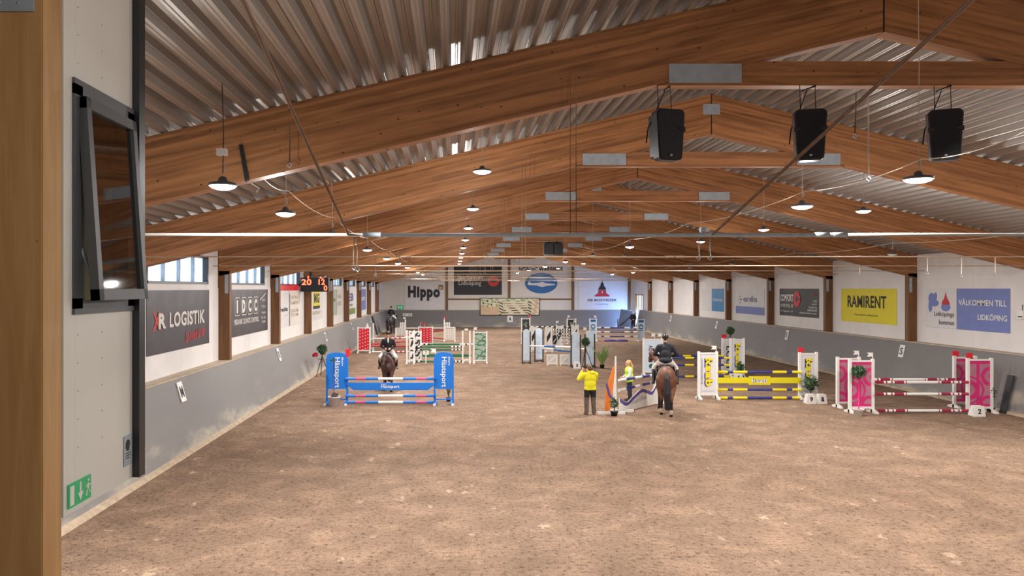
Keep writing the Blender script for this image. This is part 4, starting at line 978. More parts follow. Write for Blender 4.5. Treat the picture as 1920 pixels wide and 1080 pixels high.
step_wing('white stepped lattice jump wing right of the red wing', 833, 853, 833, 844, 643, 614, 604, 59.0, 'red', -1)
pole('white top pole between the stepped lattice wings', q(761, 615.5, 64), q(833, 615.5, 59), rr, ['white'], 'poles of the lattice jump')
pole('red pole between the stepped lattice wings, upper one', q(761, 628, 64), q(833, 619, 59), rr, ['red'], 'poles of the lattice jump')
pole('red pole between the stepped lattice wings, lower one', q(761, 628, 64), q(833, 636, 59), rr, ['red'], 'poles of the lattice jump')
pole('white ground pole between the stepped lattice wings', q(761, 634, 64), q(833, 640, 59), rr, ['white'], 'poles of the lattice jump')

# jump 4: green and white oxer
def bricky(dark, light):
    def f(t, a, b, z0, z1):
        def fn(u, v):
            q_ = v*5.2 + .55*u + .12*math.sin(u*9+v*21); row = int(q_); j = (row*.37+.25) % 1 + (q_-row-.5)*.3
            return 0 if q_-row < .17 or abs(u-j) < .055 or abs(u-j-.5) < .05 else 1
        raster('panel', a, z0, b-a, z1-z0, 30, 66, fn, [dark, light], t)
    return f
def bricky2(t, a, b, z0, z1):
    def fn(u, v):
        q_ = v*4.2 - .7*u + .15*math.sin(u*8+v*15); row = int(q_+5); f_ = q_+5-row; j = (row*.43+.2) % 1 + (f_-.5)*.5
        return 0 if f_ < .34 or abs(u-j) < .12 else 1
    raster('panel', a, z0, b-a, z1-z0, 30, 66, fn, ['blackv', 'white'], t)
g4 = 'wings of the green oxer'
frame_wing('white framed jump wing with a black broken pattern, left side of the green oxer', 766.5, 790.5, 681, 620, panel=bricky2, grp=g4, D=42.5)
t, _, hh = frame_wing('slim white double jump post at the left of the green oxer', 764.5, 775, 683, 619, grp=g4, D=41.8, toprail=False); 
t, _, hh = frame_wing('slim white jump post at the right of the green oxer', 870, 878.5, 682, 620, grp=g4, D=42.2, toprail=False); bx('cap', -.1, .1, -.03, .03, hh, hh+.12, 'white', t)
t, _, hh = frame_wing('white framed jump wing with a grey green crazed pattern, right side of the green oxer', 887, 914, 682, 621, panel=bricky('green', 'palegreen'), grp=g4, D=42.0); flag(t, -.36, hh, 'white', 1)
gs = [(.04, 1), (.08, 2), (.12, 1), (.16, 2), (.22, 0), (.74, 0), (.78, 1), (.81, 2), (.85, 1), (.88, 2), (.92, 1), (.96, 2), (1, 1)]
gw = ['green', 'white', 'blackv']
for yc, D_, a, b, lab in ((645.5, 44.0, 790, 887, 'rear top pole of the green oxer'), (650, 42.4, 776, 871, 'front top pole of the green oxer'), (655.5, 42.4, 776, 871, 'second pole of the green oxer'), (677.5, 42.2, 776, 871, 'lowest pole of the green oxer')):
    pole(lab + ', green with black and white bands', (X(a, D_), D_-.05, max(Z(yc, D_), .055)), (X(b, D_), D_-.05, max(Z(yc, D_), .055)), gs, gw, 'poles of the green oxer')
t = thing('jump_plank', 'dark green bowed plank hanging in the green oxer', 'plank', (X(792, 42.4), 42.35, Z(669.5, 42.4)))
wl = X(884, 42.4)-X(792, 42.4); pr('plank', [(0, .02), (.25, 0), (wl-.25, 0), (wl, .05), (wl, .12), (wl-.25, .17), (.25, .17), (0, .2)], -.02, .02, 'green', t)
t = thing('number_stand', 'small white stand with dark marks under the green oxer', 'number sign', (X(799, 42.2), 41.9, 0)); bx('board', -.16, .16, -.02, .02, .5, .74, 'white', t); bx('stem', -.03, .03, -.02, .02, 0, .5, 'white', t); text('7', 0, .62, .09, .15, 'ink', t, y=-.026, align='c', bold=.03)

# jump 5: white rounded wings in the middle
def round_wing(lab, px0, px1, yf, yt, fl=None):
    D = G(yf); x0, x1 = X(px0, D), X(px1, D); wd = x1-x0; h = Z(yt, D)
    t = thing('jump_wing', lab, 'jump wing', ((x0+x1)/2, D, 0), 0, 'pale rounded jump wings')
    r = wd/2; pts = [(-r, .16), (r, .16), (r, h-r)] + [(r*math.cos(R(a)), h-r+r*math.sin(R(a))) for a in range(15, 180, 15)] + [(-r, h-r)]
    pr('panel', pts, -.02, .02, 'paleblue', t)
    for s in (-1, 1): bx('post', s*(r+.035)-.03, s*(r+.035)+.03, -.05, .05, 0, h-r+.05, 'darkgrey', t)
    bx('joint', -r, r, -.025, -.02, h*.52, h*.53, 'white', t)
    for k in range(4): bx('stud', -.02, .02, -.026, -.02, h*.25+k*.3, h*.25+k*.3+.03, 'lilac', t)
    feet(t, wd+.1, 'darkgrey', .75); bx('foot_rail', -r, r, -.03, .03, .03, .09, 'darkgrey', t)
    if fl: flag(t, fl[0]*r, h-.05, fl[1], fl[2])
round_wing('pale rounded jump wing, leftmost of the blue and white jump in the middle', 980.5, 993, 681, 617)
round_wing('pale rounded jump wing, second from the left of the middle jump', 1004, 1017, 678, 615)
round_wing('pale rounded jump wing, third from the left of the middle jump', 1072, 1087, 688, 622)
round_wing('pale rounded jump wing behind the tripod topiary, right of the middle jump', 1098, 1113.5, 688, 620, (-.8, 'white', -1))
wb_ = [(.25, 0), (.6, 1), (1, 0)]
G5 = 'poles of the middle jump'
pole('front top blue and white pole of the middle jump', q(994, 648.5, 42.0), q(1072, 651, 40.6), [(.35, 0), (.62, 1), (1, 0)], ['white', 'dblue'], G5)
pole('rear top blue and white pole of the middle jump', q(1017, 648, 43.2), q(1098, 655, 41), [(.1, 0), (.5, 1), (1, 0)], ['white', 'lilac'], G5)
pole('lower blue and white pole of the middle jump', q(1017, 653, 42.0), q(1072, 659.5, 40.6), [(.4, 0), (1, 1)], ['white', 'dblue'], G5)
for a, b, lab in ((1025, 1045.5, 'small white gate with a diagonal brace under the middle jump, left one'), (1049.5, 1068, 'small white gate with a diagonal brace under the middle jump, right one')):
    D = 40.9; x0, x1 = X(a, D), X(b, D); w_ = x1-x0; t = thing('filler_gate', lab, 'gate', (x0, D, 0), 0, 'small white filler gates'); h = Z(664.5, D)
    for s in (0, w_-.08): bx('post', s, s+.08, -.03, .03, 0, h, 'white', t)
    bx('rail', .08, w_-.08, -.03, .03, h-.09, h, 'white', t); bx('rail', .08, w_-.08, -.03, .03, .06, .14, 'white', t)
    pr('brace', [(.08, .14), (.18, .14), (w_-.08, h-.15), (w_-.08, h-.09), (w_-.16, h-.09)], -.025, .025, 'white', t)
    bx('panel', .08, w_-.08, .0, .012, .14, h-.09, 'gable', t)

# jump 6: white wings with black lozenges, black / white poles
def loz(t, a, b, z0, z1):
    bx('panel', a, b, -.012, .012, z0, z1, 'white', t); c = (a+b)/2
    pr('lozenge', [(a+.04, z1-.55), (b-.04, z1-.15), (b-.04, z1-.55), (a+.04, z1-.95)], -.02, -.013, 'blackv', t)
g6 = 'white wings with black lozenges'
frame_wing('white jump wing with a black lozenge, left one behind the middle jump', 996, 1005, 656, 612, panel=loz, grp=g6, D=49.5)
frame_wing('white jump wing with a black lozenge, second one behind the middle jump', 1023.5, 1034, 657, 613, panel=loz, grp=g6, D=49.3)
t, _, hh = frame_wing('white jump wing with a black lozenge, third one behind the middle jump', 1044.5, 1054.5, 655, 610, panel=loz, grp=g6, D=50); flag(t, -.25, hh, 'white', 1, .3)
t, _, hh = frame_wing('white jump wing with a black lozenge, right one behind the middle jump', 1073, 1084, 657, 609, panel=loz, grp=g6, D=49.3); flag(t, -.1, hh, 'white', 1, .3)
kk = []
for i in range(16): kk.append(((i+1)/16, i % 2))
for yc, a, b, D_, lab in ((612.5, 991, 1066, 56.5, 'upper'), (618, 1034, 1073, 50, 'top'), (622.5, 1034, 1073, 50, 'second'), (629, 1034, 1073, 50, 'third'), (634, 1054, 1073, 49.8, 'fourth'), (641, 1054, 1073, 49.6, 'lowest')):
    pole('%s black and white pole behind the middle jump' % lab, (X(a, D_), D_-.06, Z(yc, D_)), (X(b, D_), D_-.06, Z(yc, D_)), kk, ['blackv', 'white'], 'black and white poles behind the middle jump')
t = thing('filler_board', 'dark oval filler board hanging behind the middle jump', 'filler board', (X(1039.5, 50), 49.9, Z(645, 50))); pr('board', ell(0, .3, .17, .32, 20), -.02, .02, 'blackv', t); pr('stripe', [(-.1, .12), (.1, .42), (.12, .38), (-.06, .1)], -.03, -.021, 'white', t)

# jump 8: pale wings with blue tops, far right
def ovalp(t, a, b, z0, z1):
    bx('panel', a, b, -.012, .012, z0, z1, 'paleblue', t); c = (a+b)/2; w_ = (b-a)*.42
    bx('blue_top', a, b, -.016, -.012, z1-.18, z1, 'dblue', t)
    pr('oval', ell(c, z1-.55, w_, .2, 22), -.018, -.012, 'dblue', t); pr('oval_middle', ell(c, z1-.55, w_*.7, .1, 18), -.022, -.018, 'paleblue', t); bx('band', c-w_, c+w_, -.018, -.012, z1-.86, z1-.8, 'dblue', t)
g8 = 'pale wings with blue ovals'
t, _, hh = frame_wing('pale jump wing with a blue top and oval, left one near the far right corner', 1105, 1119, 640, 597, panel=ovalp, grp=g8, D=59.5, pm='paleblue'); flag(t, .25, hh, 'white', -1)
frame_wing('pale jump wing with a blue top and oval, right one near the far right corner', 1195, 1209, 640, 598, panel=ovalp, grp=g8, D=59.5, pm='paleblue')
for yc, lab in ((614.5, 'top'), (622.5, 'second'), (631, 'third')):
    pole('%s white and blue pole of the jump near the far right corner' % lab, (X(1119, 59.4), 59.4, Z(yc, 59.4)), (X(1195, 59.4), 59.4, Z(yc, 59.4)), sym((.1, 0), (.08, 1), (.14, 0), (.36, 1)), ['white', 'navy'], 'poles of the far right jump')
for px, lab in ((1144, 'left'), (1166, 'right')):
    o = lathe('ground_filler', [(.52, 0), (.5, .08), (.3, .15), (.05, .17)], 'purple', None, 20, loc=(X(px, 59.2), 59.2, 0)); o.scale = (1, .4, 1); tag(o, 'low dark oval ground filler under the far right jump, %s one' % lab, 'filler board', 'oval ground fillers')

# jump 7: tall frames with greenery behind the middle jump
def leaves(bm, c, rx, rz, n, size, ry=None, shell=.55):
    for _ in range(n):
        th, ph = random.uniform(0, 2*math.pi), math.acos(random.uniform(-1, 1)); k = random.uniform(shell, 1)
        p = Vector((c[0]+rx*k*math.sin(ph)*math.cos(th), c[1]+(ry or rx)*k*math.sin(ph)*math.sin(th), c[2]+rz*k*math.cos(ph)))
        e = Euler((random.uniform(0, 6.28), random.uniform(0, 6.28), random.uniform(0, 6.28))).to_matrix(); s = size*random.uniform(.6, 1.3)
        vs = [bm.verts.new(p + e @ Vector(v)*s) for v in ((-.5, 0, 0), (0, -.28, .08), (.5, 0, 0), (0, .28, .08))]
        bm.faces.new(vs)
def foliage(parent, c, rx, rz, n, size, mat='leaf', **k):
    bm = bmesh.new(); leaves(bm, c, rx, rz, n, size, **k); o = link('foliage', bm, mat, parent); o['kind'] = 'stuff'; return o
def hedge(t, a, b, z0, z1):
    foliage(t, ((a+b)/2, .03, z0+(z1-z0)*.25), (b-a)*.45, (z1-z0)*.28, 160, .14, 'leaf', ry=.12); bx('panel', a, b, .0, .012, z0+(z1-z0)*.45, z1, 'charcoal', t)
    foliage(t, ((a+b)/2, -.05, z0+(z1-z0)*.75), (b-a)*.3, (z1-z0)*.14, 50, .12, 'palegreen', ry=.04)
t, _, hh = frame_wing('tall white framed jump wing filled with greenery, left one behind the middle jump', 977, 994.5, 648, 596, panel=hedge, grp='greenery wings', D=56.5, toprail=True); flag(t, .35, hh, 'red', -1)
t, _, hh = frame_wing('tall white framed jump wing filled with greenery, right one behind the middle jump', 1062.5, 1080.5, 648, 597, panel=hedge, grp='greenery wings', D=56.5); flag(t, -.3, hh, 'white', 1)

# ------------------------------------------------------------ plants
def pot(t, r, h, mat):
    pp = lathe('pot', [(r*.75, 0), (r, h), (r*1.05, h), (r*1.05, h-.03)], mat, t, 16); lathe('soil', [(r*.9, h-.03), (r*.9, h-.02)], 'soil', pp, 12)
def tripod_ball(lab, px, yf, yball, rpx, flower=None):
    D = G(yf) if px != 1369 else 38.6; t = thing('topiary', lab, 'plant', (X(px, D), D, 0), 0, 'topiary balls'); zc = Z(yball, D); r = rpx*D/F
    for k in range(3):
        a = R(90+120*k+20); tb('leg', [(.38*math.cos(a), .38*math.sin(a), 0), (.02*math.cos(a), .02*math.sin(a), zc*.72)], .018, 'black', t, n=6)
    tb('stem', [(0, 0, zc*.5), (0, 0, zc)], .03, 'bark', t)
    foliage(t, (0, 0, zc), r, r, 420, .13, 'leaf', shell=.3)
    if flower: tb('arm', [(0, 0, zc*.62), (-.25, -.02, zc*.66)], .012, 'black', t, n=5); foliage(t, (-.33, -.02, zc*.8), .15, .11, 60, .12, flower)
    return t
tripod_ball('round topiary bush on a black tripod by the left kickboard', 604, 706, 655, 10, 'red')
tripod_ball('round topiary bush on a tripod before the pale rounded wing in the middle', 1098, 690, 641, 8)
tripod_ball('dark round topiary ball showing above the far white wings on the right', 1369, 700, 620, 7.5)
t = thing('potted_tree', 'white tub with a thin stem under the left blue wing', 'plant', (X(629, 27.0), 26.75, 0)); pot(t, .23, .36, 'white2'); tb('stem', [(0, 0, .3), (-.04, 0, 1.0), (-.01, 0, 1.7)], .018, 'purple', t); foliage(t, (0, 0, .42), .14, .06, 30, .1, 'bark')
foliage(t, (-.05, .0, 1.68), .08, .08, 20, .1, 'leaf')
t = thing('potted_tree', 'straggly brown plant in a dark blue pot behind the right blue wing', 'plant', (X(841, 27.8), 27.95, 0)); pot(t, .1, .15, 'navy')
for k in range(7): a = R(50+k*13); tb('branch', [(0, 0, .14), (.18*math.cos(a)*.6, 0, .45), (.5*math.cos(a), .03*k-.1, .3+.45*math.sin(a))], [.012, .01, .004], 'leafl' if k % 2 else 'bark', t, n=5)
t = thing('potted_palm', 'tall feathery palm in a black pot right of the middle jump', 'plant', (X(1129, 39.4), 39.4, 0)); pot(t, .13, .2, 'black')
bm = bmesh.new()
for k in range(26):
    a = random.uniform(0, 6.28); l = random.uniform(.7, 1.25); lean = random.uniform(.12, .5); pv = None
    for s in range(7):
        u = s/6; p = Vector((math.cos(a)*lean*u*l*(1+.3*u), math.sin(a)*lean*u*l, .15+l*u*(1-.18*lean*u))); wv_ = .05*math.sin(math.pi*min(1, u*.9+.08))
        q2 = Vector((-math.sin(a), math.cos(a), 0)) if k % 2 else Vector((1, 0, .2)); cur = (bm.verts.new(p-q2*wv_), bm.verts.new(p+q2*wv_))
        if pv: bm.faces.new((pv[0], pv[1], cur[1], cur[0]))
        pv = cur
o = link('foliage', bm, 'leafl', t); o['kind'] = 'stuff'
def shrub(lab, px, yf, h, rx, n, size, potm='black', D=None, mat='leaf', pr_=.13, ph=.16):
    D = D or G(yf); t = thing('potted_shrub', lab, 'plant', (X(px, D), D, 0), 0, 'leafy potted shrubs'); pot(t, pr_, ph, potm); tb('stem', [(0, 0, ph*.8), (.01, 0, h*.55)], .02, 'bark', t)
    for k in range(n):      # large leaves one by one
        th = random.uniform(0, 6.28); u = random.uniform(.0, 1); z = h*.42+(h*.55)*u; rr_ = rx*math.sqrt(max(.1, 1-(2*u-1)**2))*random.uniform(.4, 1)
        p = Vector((math.cos(th)*rr_, math.sin(th)*rr_, z)); s = size*random.uniform(.7, 1.2); d = Vector((math.cos(th), math.sin(th), random.uniform(-.2, .8))).normalized(); e = d.cross(Vector((0, 0, 1))).normalized()
        bm = bmesh.new(); vs = [bm.verts.new(v) for v in (p-d*s*.5, p+e*s*.28+Vector((0, 0, .02)), p+d*s*.5, p-e*s*.28+Vector((0, 0, .02)))]; bm.faces.new(vs)
        link('leaf', bm, mat, t)
    foliage(t, (0, 0, h*.68), rx*.7, h*.26, 90, size*.7, mat)
    return t
shrub('small leafy shrub in a black pot at the foot of the orange fin', 1151.5, 773, .62, .2, 26, .13, D=24.75)
shrub('bushy green plant at the foot of the far yellow-lettered wing', 1389, 705, .82, .3, 26, .2, D=34.7)
shrub('bushy green plant at the right end of the yellow and navy jump', 1520, 748, 1.0, .38, 46, .24, D=28.0, pr_=.18)
shrub('small leafy shrub in a black pot at the right end of the pink oxer', 1857, 768, .98, .2, 34, .16, D=25.5)
t = thing('topiary', 'round topiary ball on a stem in a white pot before the left pink wing', 'plant', (X(1610, 24.85), 24.85, 0), 0, 'topiary balls'); pot(t, .17, .22, 'white'); zc = Z(697, 24.85)
tb('stem', [(0, 0, .2), (.02, 0, zc*.6), (0, 0, zc)], .022, 'magenta', t); foliage(t, (0, 0, zc), .24, .22, 480, .11, 'leaf', shell=.3)

# number signs at the obstacles
def number_sign(lab, px, yf, s, D=None, wd=.42, h=.36):
    D = D or G(yf); t = thing('number_sign', lab, 'number sign', (X(px, D), D, 0), 0, 'white number stands')
    bm = bmesh.new(); vs = []
    pr('front', [(-wd/2, 0), (wd/2, 0), (wd*.36, h), (-wd*.36, h)], -.02, .0, 'white', t); pr('side', [(-.18, 0), (.18, 0), (.02, h), (-.02, h)], -wd*.36, wd*.36, 'white', t, loc=(0, .16, 0), rot=(0, 0, R(90)))
    text(s, 0, h*.5, .11 if len(s) == 1 else .2, .17, 'ink', t, y=-.026, align='c', bold=.04)
number_sign('white number stand reading 9 beside the leafy plant of the yellow jump', 1521, 752, '9', D=27.3, wd=.38)
number_sign('white number stand reading a beside the stand reading 9', 1542, 752, 'a', D=27.3, wd=.36)
number_sign('white number stand reading 2 at the right end of the pink oxer', 1836, 773, '2', D=24.6)
number_sign('white number stand reading 6 below the far yellow-lettered wing', 1385, 708, '6', D=34.1)
number_sign('white number stand reading 5 at the foot of the middle tripod topiary', 1082, 691, '5', D=39.2)

# leaning dark strips on the kickboards, open gate at the far right corner
def strip(lab, x0, D, z1, x1, w_=.16):
    t = thing('dark_strip', lab, 'strip', (x0, D, 0)); bm = bmesh.new(); prism(bm, [(0, 0), (.05*(1 if x1 > x0 else -1), 0), (x1-x0+.05*(1 if x1 > x0 else -1), z1), (x1-x0, z1)], 0, w_*2.2); bmesh.ops.recalc_face_normals(bm, faces=bm.faces); link('strip', bm, 'charcoal', t)
strip('dark strip leaning on the right kickboard beside the pink oxer', 18.84, 25.15, 1.3, 18.84+.30, .12)
strip('dark strip leaning on the left kickboard near the far corner', -6.78, 66, 1.75, -7.26, .4)
t = thing('kickboard_gate', 'grey gate in the kickboard swung open at the far right corner', 'gate', (X(1158, 78.5), 78.5, 0), -8)
pr('board', [(0, .0), (1.6, .0), (1.95, 1.7), (.35, 2.05)], -.05, .05, 'gategrey', t); pr('brace', [(.25, .35), (.3, .25), (1.75, 1.5), (1.7, 1.6)], -.08, -.051, 'ink', t); bx('edge', -.02, .06, -.07, .07, .0, 1.0, 'charcoal', t)

# ------------------------------------------------------------ figures: union of tapered capsules, voxel remeshed to one skin
ICO = {}
def ico(n):
    if n not in ICO:
        bm = bmesh.new(); bmesh.ops.create_icosphere(bm, subdivisions=n, radius=1); ICO[n] = [v.co.copy() for v in bm.verts]; bm.free()
    return ICO[n]
def hull_piece(bm, p0, r0, p1, r1):
    """convex hull of two spheres: a tapered limb segment"""
    for p, r in ((Vector(p0), r0), (Vector(p1), r1)):
        for c in ico(2): bm.verts.new(p+c*r)
    bm.verts.ensure_lookup_table()
    bmesh.ops.convex_hull(bm, input=bm.verts[:], use_existing_faces=False)
    bmesh.ops.delete(bm, geom=[v for v in bm.verts if not v.link_faces], context='VERTS')
def blob(name, prims, voxel, mats, parent=None, matfn=None, smooth_it=3):
    big = bpy.data.meshes.new(name); allv = []; allf = []
    for p in prims:
        bm = bmesh.new()
        if p[0] == 'c': hull_piece(bm, *p[1:])
        else:
            _, c, rad = p[:3]; rot = Euler([R(a) for a in (p[3] if len(p) > 3 else (0, 0, 0))]).to_matrix().to_4x4()
            bmesh.ops.create_icosphere(bm, subdivisions=3, radius=1, matrix=Matrix.Translation(Vector(c)) @ rot @ Matrix.Diagonal((*rad, 1)))
        bmesh.ops.recalc_face_normals(bm, faces=bm.faces[:]); bm.verts.ensure_lookup_table(); off = len(allv); bm.verts.index_update()
        allv += [v.co.copy() for v in bm.verts]
        for f in bm.faces:
            if len(f.verts) >= 3: allf.append([off+v.index for v in f.verts])
        bm.free()
    big.from_pydata(allv, [], allf)
    o = bpy.data.objects.new(name, big); C.objects.link(o)
    m_ = o.modifiers.new('r', 'REMESH'); m_.mode = 'VOXEL'; m_.voxel_size = voxel; m_.use_smooth_shade = True
    s_ = o.modifiers.new('s', 'SMOOTH'); s_.factor = .5; s_.iterations = smooth_it
    dg = bpy.context.evaluated_depsgraph_get(); me = bpy.data.meshes.new_from_object(o.evaluated_get(dg))
    bpy.data.objects.remove(o)
    me.name = name; me.materials.clear()
    for mm_ in mats: me.materials.append(M[mm_])
    for p in me.polygons:
        p.use_smooth = True
        if matfn: p.material_index = matfn(p.center)
    ob = bpy.data.objects.new(name, me); C.objects.link(ob)
    if parent: ob.parent = parent
    return ob
def hand(prims, wrist, d, side, curl=.5, s=1.0, thumb=None):
    """palm, four curled fingers and a thumb; d = pointing direction, side = direction across the palm towards the thumb"""
    w_, d = Vector(wrist), Vector(d).normalized(); side = Vector(side); side = (side-d*side.dot(d)).normalized(); nrm = d.cross(side)
    k = w_+d*.085*s
    prims.append(('c', w_, .026*s, w_+d*.05*s, .033*s)); prims.append(('c', k+side*.026*s, .015*s, k-side*.030*s, .014*s)); prims.append(('c', w_+d*.04*s, .030*s, k, .02*s))
    for i, (o_, l) in enumerate(((.03, .07), (.010, .08), (-.010, .075), (-.030, .058))):
        b = k+side*o_*s; m1 = b+(d*math.cos(curl)+nrm*math.sin(curl))*l*.55*s; m2 = m1+(d*math.cos(curl*2.2)+nrm*math.sin(curl*2.2))*l*.5*s
        prims.append(('c', b, .010*s, m1, .0095*s)); prims.append(('c', m1, .0095*s, m2, .0085*s))
    b = w_+d*.03*s+side*.028*s; m1 = b+(d*.7+side*.7).normalized()*.045*s; prims.append(('c', b, .013*s, m1, .011*s)); prims.append(('c', m1, .011*s, m1+(d*.9+nrm*.4).normalized()*.03*s, .009*s))
def head(prims, c, face, s=1.0):
    """skull, jaw, nose, ears, eye ridge; face = looking direction"""
    c = Vector(c); f = Vector(face).normalized(); up = Vector((0, 0, 1)); side = f.cross(up).normalized()
    prims += [('e', c+up*.02*s, (.078*s, .078*s, .105*s)), ('e', c+up*.03*s-f*.02*s, (.08*s, .085*s, .085*s)), ('c', c-up*.05*s+f*.03*s, .052*s, c-up*.085*s+f*.055*s, .032*s),
              ('c', c+f*.088*s+up*.015*s, .011*s, c+f*.108*s-up*.022*s, .015*s), ('c', c+f*.083*s-up*.055*s-side*.018*s, .011*s, c+f*.083*s-up*.055*s+side*.018*s, .011*s),
              ('c', c+f*.075*s+up*.035*s-side*.03*s, .014*s, c+f*.075*s+up*.035*s+side*.03*s, .014*s)]
    for q2 in (-1, 1): prims.append(('c', c+side*.08*s*q2+up*.015*s, .014*s, c+side*.082*s*q2-up*.02*s, .011*s))

# --- person in the yellow jacket (seen from behind, taking a picture)
t = thing('person', 'person in a bright yellow jacket and grey brown trousers standing with raised hands', 'person', (X(1106.5, 25.0), 25.0, 0), 8)
pb = []
head(pb, (-.01, .03, 1.565), (-.45, 1, .05))
pb += [('c', (0, .0, 1.40), .055, (0, .02, 1.5), .05), ('c', (-.17, 0, 1.35), .06, (.17, 0, 1.35), .06), ('c', (0, 0, 1.3), .13, (0, 0, .95), .13)]
for s in (-1, 1): pb += [('c', (s*.1, 0, .9), .085, (s*.12, .02, .48), .06), ('c', (s*.12, .02, .48), .055, (s*.13, -.01, .1), .04), ('c', (s*.13, -.03, .05), .04, (s*.16, .16, .035), .03)]
ar = [((-.2, 0, 1.36), (-.36, .12, 1.2), (-.2, .22, 1.48)), ((.2, 0, 1.36), (.26, .2, 1.16), (-.02, .28, 1.46))]
for sh_, el, ha in ar: pb += [('c', sh_, .055, el, .042), ('c', el, .042, ha, .03)]
hand(pb, ar[0][2], (.3, .2, 1), (1, 0, 0), .9); hand(pb, ar[1][2], (-.6, .2, .8), (-.2, 0, 1), .9)
blob('body', pb, .011, ['skin'], t)
jk = [('c', (-.15, 0, 1.35), .095, (.15, 0, 1.35), .095), ('e', (0, 0, 1.25), (.215, .14, .2)), ('e', (0, .0, 1.05), (.205, .145, .24)), ('c', (-.09, 0, .89), .125, (.09, 0, .89), .125), ('e', (.05, -.07, 1.43), (.12, .07, .06)), ('c', (-.05, -.02, 1.44), .065, (.05, -.02, 1.44), .065)]
for sh_, el, ha in ar: hv = Vector(el).lerp(Vector(ha), .85); jk += [('c', sh_, .088, el, .072), ('c', el, .072, hv, .05)]
blob('jacket', jk, .014, ['hivis'], t)
tr = [('c', (-.08, 0, .86), .115, (.08, 0, .86), .115)]
for s in (-1, 1): tr += [('c', (s*.1, 0, .84), .112, (s*.12, .02, .48), .085), ('c', (s*.12, .02, .48), .085, (s*.13, -.01, .1), .075)]
blob('trousers', tr, .014, ['blackcloth', 'camo'], t, lambda c: 0 if c.z > .6 else 1)
for s in (-1, 1): blob('shoe', [('c', (s*.13, -.05, .055), .05, (s*.15, .12, .045), .042), ('c', (s*.13, -.02, .07), .055, (s*.13, -.01, .14), .05)], .012, ['camo'], t)
hr = blob('hair', [('e', (-.015, .005, 1.60), (.088, .09, .085)), ('e', (-.01, -.03, 1.57), (.08, .07, .08))], .012, ['brownhair'], t)
t2 = thing('camera', 'small black camera held up by the person in the yellow jacket', 'camera', (X(1106.5, 25.0)-.14, 25.0+.26, 1.53), 20); bx('body', -.07, .07, -.03, .03, 0, .1, 'black', t2, bevel=.01); lathe('lens', [(.035, 0), (.035, .07), (.028, .08)], 'black', t2, 14, loc=(0, .03, .05), rot=(R(-90), 0, 0))

# --- girl in the lime vest (faces left)
t = thing('person', 'fair haired person in a lime vest and dark jeans behind the navy and white poles', 'person', (X(1179, 28.0), 28.0, 0), 0)
pb = []; head(pb, (-.03, 0, 1.44), (-1, .1, -.1), .95)
pb += [('c', (0, 0, 1.28), .05, (-.01, 0, 1.36), .045), ('c', (0, -.14, 1.24), .05, (0, .14, 1.24), .05), ('c', (0, 0, 1.2), .11, (.02, 0, .85), .12)]
for s in (-1, 1): pb += [('c', (.02, s*.08, .82), .085, (.03, s*.09, .44), .055), ('c', (.03, s*.09, .44), .052, (.05, s*.09, .09), .038), ('c', (.06, s*.09, .05), .04, (-.12, s*.1, .035), .03)]
ar = [((0, -.18, 1.22), (-.02, -.22, .98), (-.2, -.2, .86)), ((0, .18, 1.22), (-.03, .22, .98), (-.2, .16, .88))]
for sh_, el, ha in ar: pb += [('c', sh_, .05, el, .038), ('c', el, .038, ha, .027)]
hand(pb, ar[0][2], (-1, .2, -.2), (0, 0, 1), .8, .9); hand(pb, ar[1][2], (-1, -.2, -.2), (0, 0, 1), .8, .9)
blob('body', pb, .011, ['skin'], t)
blob('vest', [('e', (0, 0, 1.15), (.15, .2, .18)), ('e', (.01, 0, .95), (.16, .19, .2)), ('c', (0, -.13, 1.24), .065, (0, .13, 1.24), .065), ('c', (.02, -.06, .8), .13, (.02, .06, .8), .13)], .014, ['vest', 'white'], t, lambda c: 1 if .90 < c.z < .94 else 0)
sl_ = []
for sh_, el, ha in ar: sl_ += [('c', sh_, .07, el, .055), ('c', el, .055, Vector(el).lerp(Vector(ha), .85), .04)]
blob('sleeves', sl_, .012, ['white2'], t)
tr = [('c', (.02, -.05, .8), .115, (.02, .05, .8), .115)]
for s in (-1, 1): tr += [('c', (.02, s*.08, .8), .1, (.03, s*.09, .44), .07), ('c', (.03, s*.09, .44), .07, (.05, s*.09, .09), .055)]
blob('trousers', tr, .014, ['denim'], t)
for s in (-1, 1): blob('shoe', [('c', (.07, s*.09, .05), .045, (-.12, s*.1, .04), .036)], .012, ['boot'], t)
blob('hair', [('e', (.0, 0, 1.48), (.092, .085, .09)), ('c', (.07, 0, 1.46), .045, (.14, 0, 1.3), .042), ('c', (.14, 0, 1.3), .042, (.12, 0, 1.1), .025)], .012, ['hair'], t)

# --- standing person far right
t = thing('person', 'person in a black top with a pale cap standing by the far right gate', 'person', (X(1187, 76.5), 76.5, 0), 180)
pb = []; head(pb, (0, 0, 1.72), (0, 1, 0))
pb += [('c', (0, 0, 1.5), .055, (0, 0, 1.62), .05), ('c', (-.18, 0, 1.48), .06, (.18, 0, 1.48), .06), ('c', (0, 0, 1.4), .13, (0, 0, 1.0), .13)]
for s in (-1, 1): pb += [('c', (s*.1, 0, .95), .09, (s*.12, .02, .5), .06), ('c', (s*.12, .02, .5), .055, (s*.12, 0, .1), .04), ('c', (s*.12, -.03, .05), .04, (s*.14, .16, .035), .03), ('c', (s*.22, 0, 1.46), .05, (s*.27, 0, 1.18), .042), ('c', (s*.27, 0, 1.18), .04, (s*.22, .1, .93), .03)]
hand(pb, (-.22, .1, .93), (0, .2, -1), (0, 1, 0), .4); hand(pb, (.22, .1, .93), (0, .2, -1), (0, 1, 0), .4)
blob('body', pb, .012, ['skin'], t)
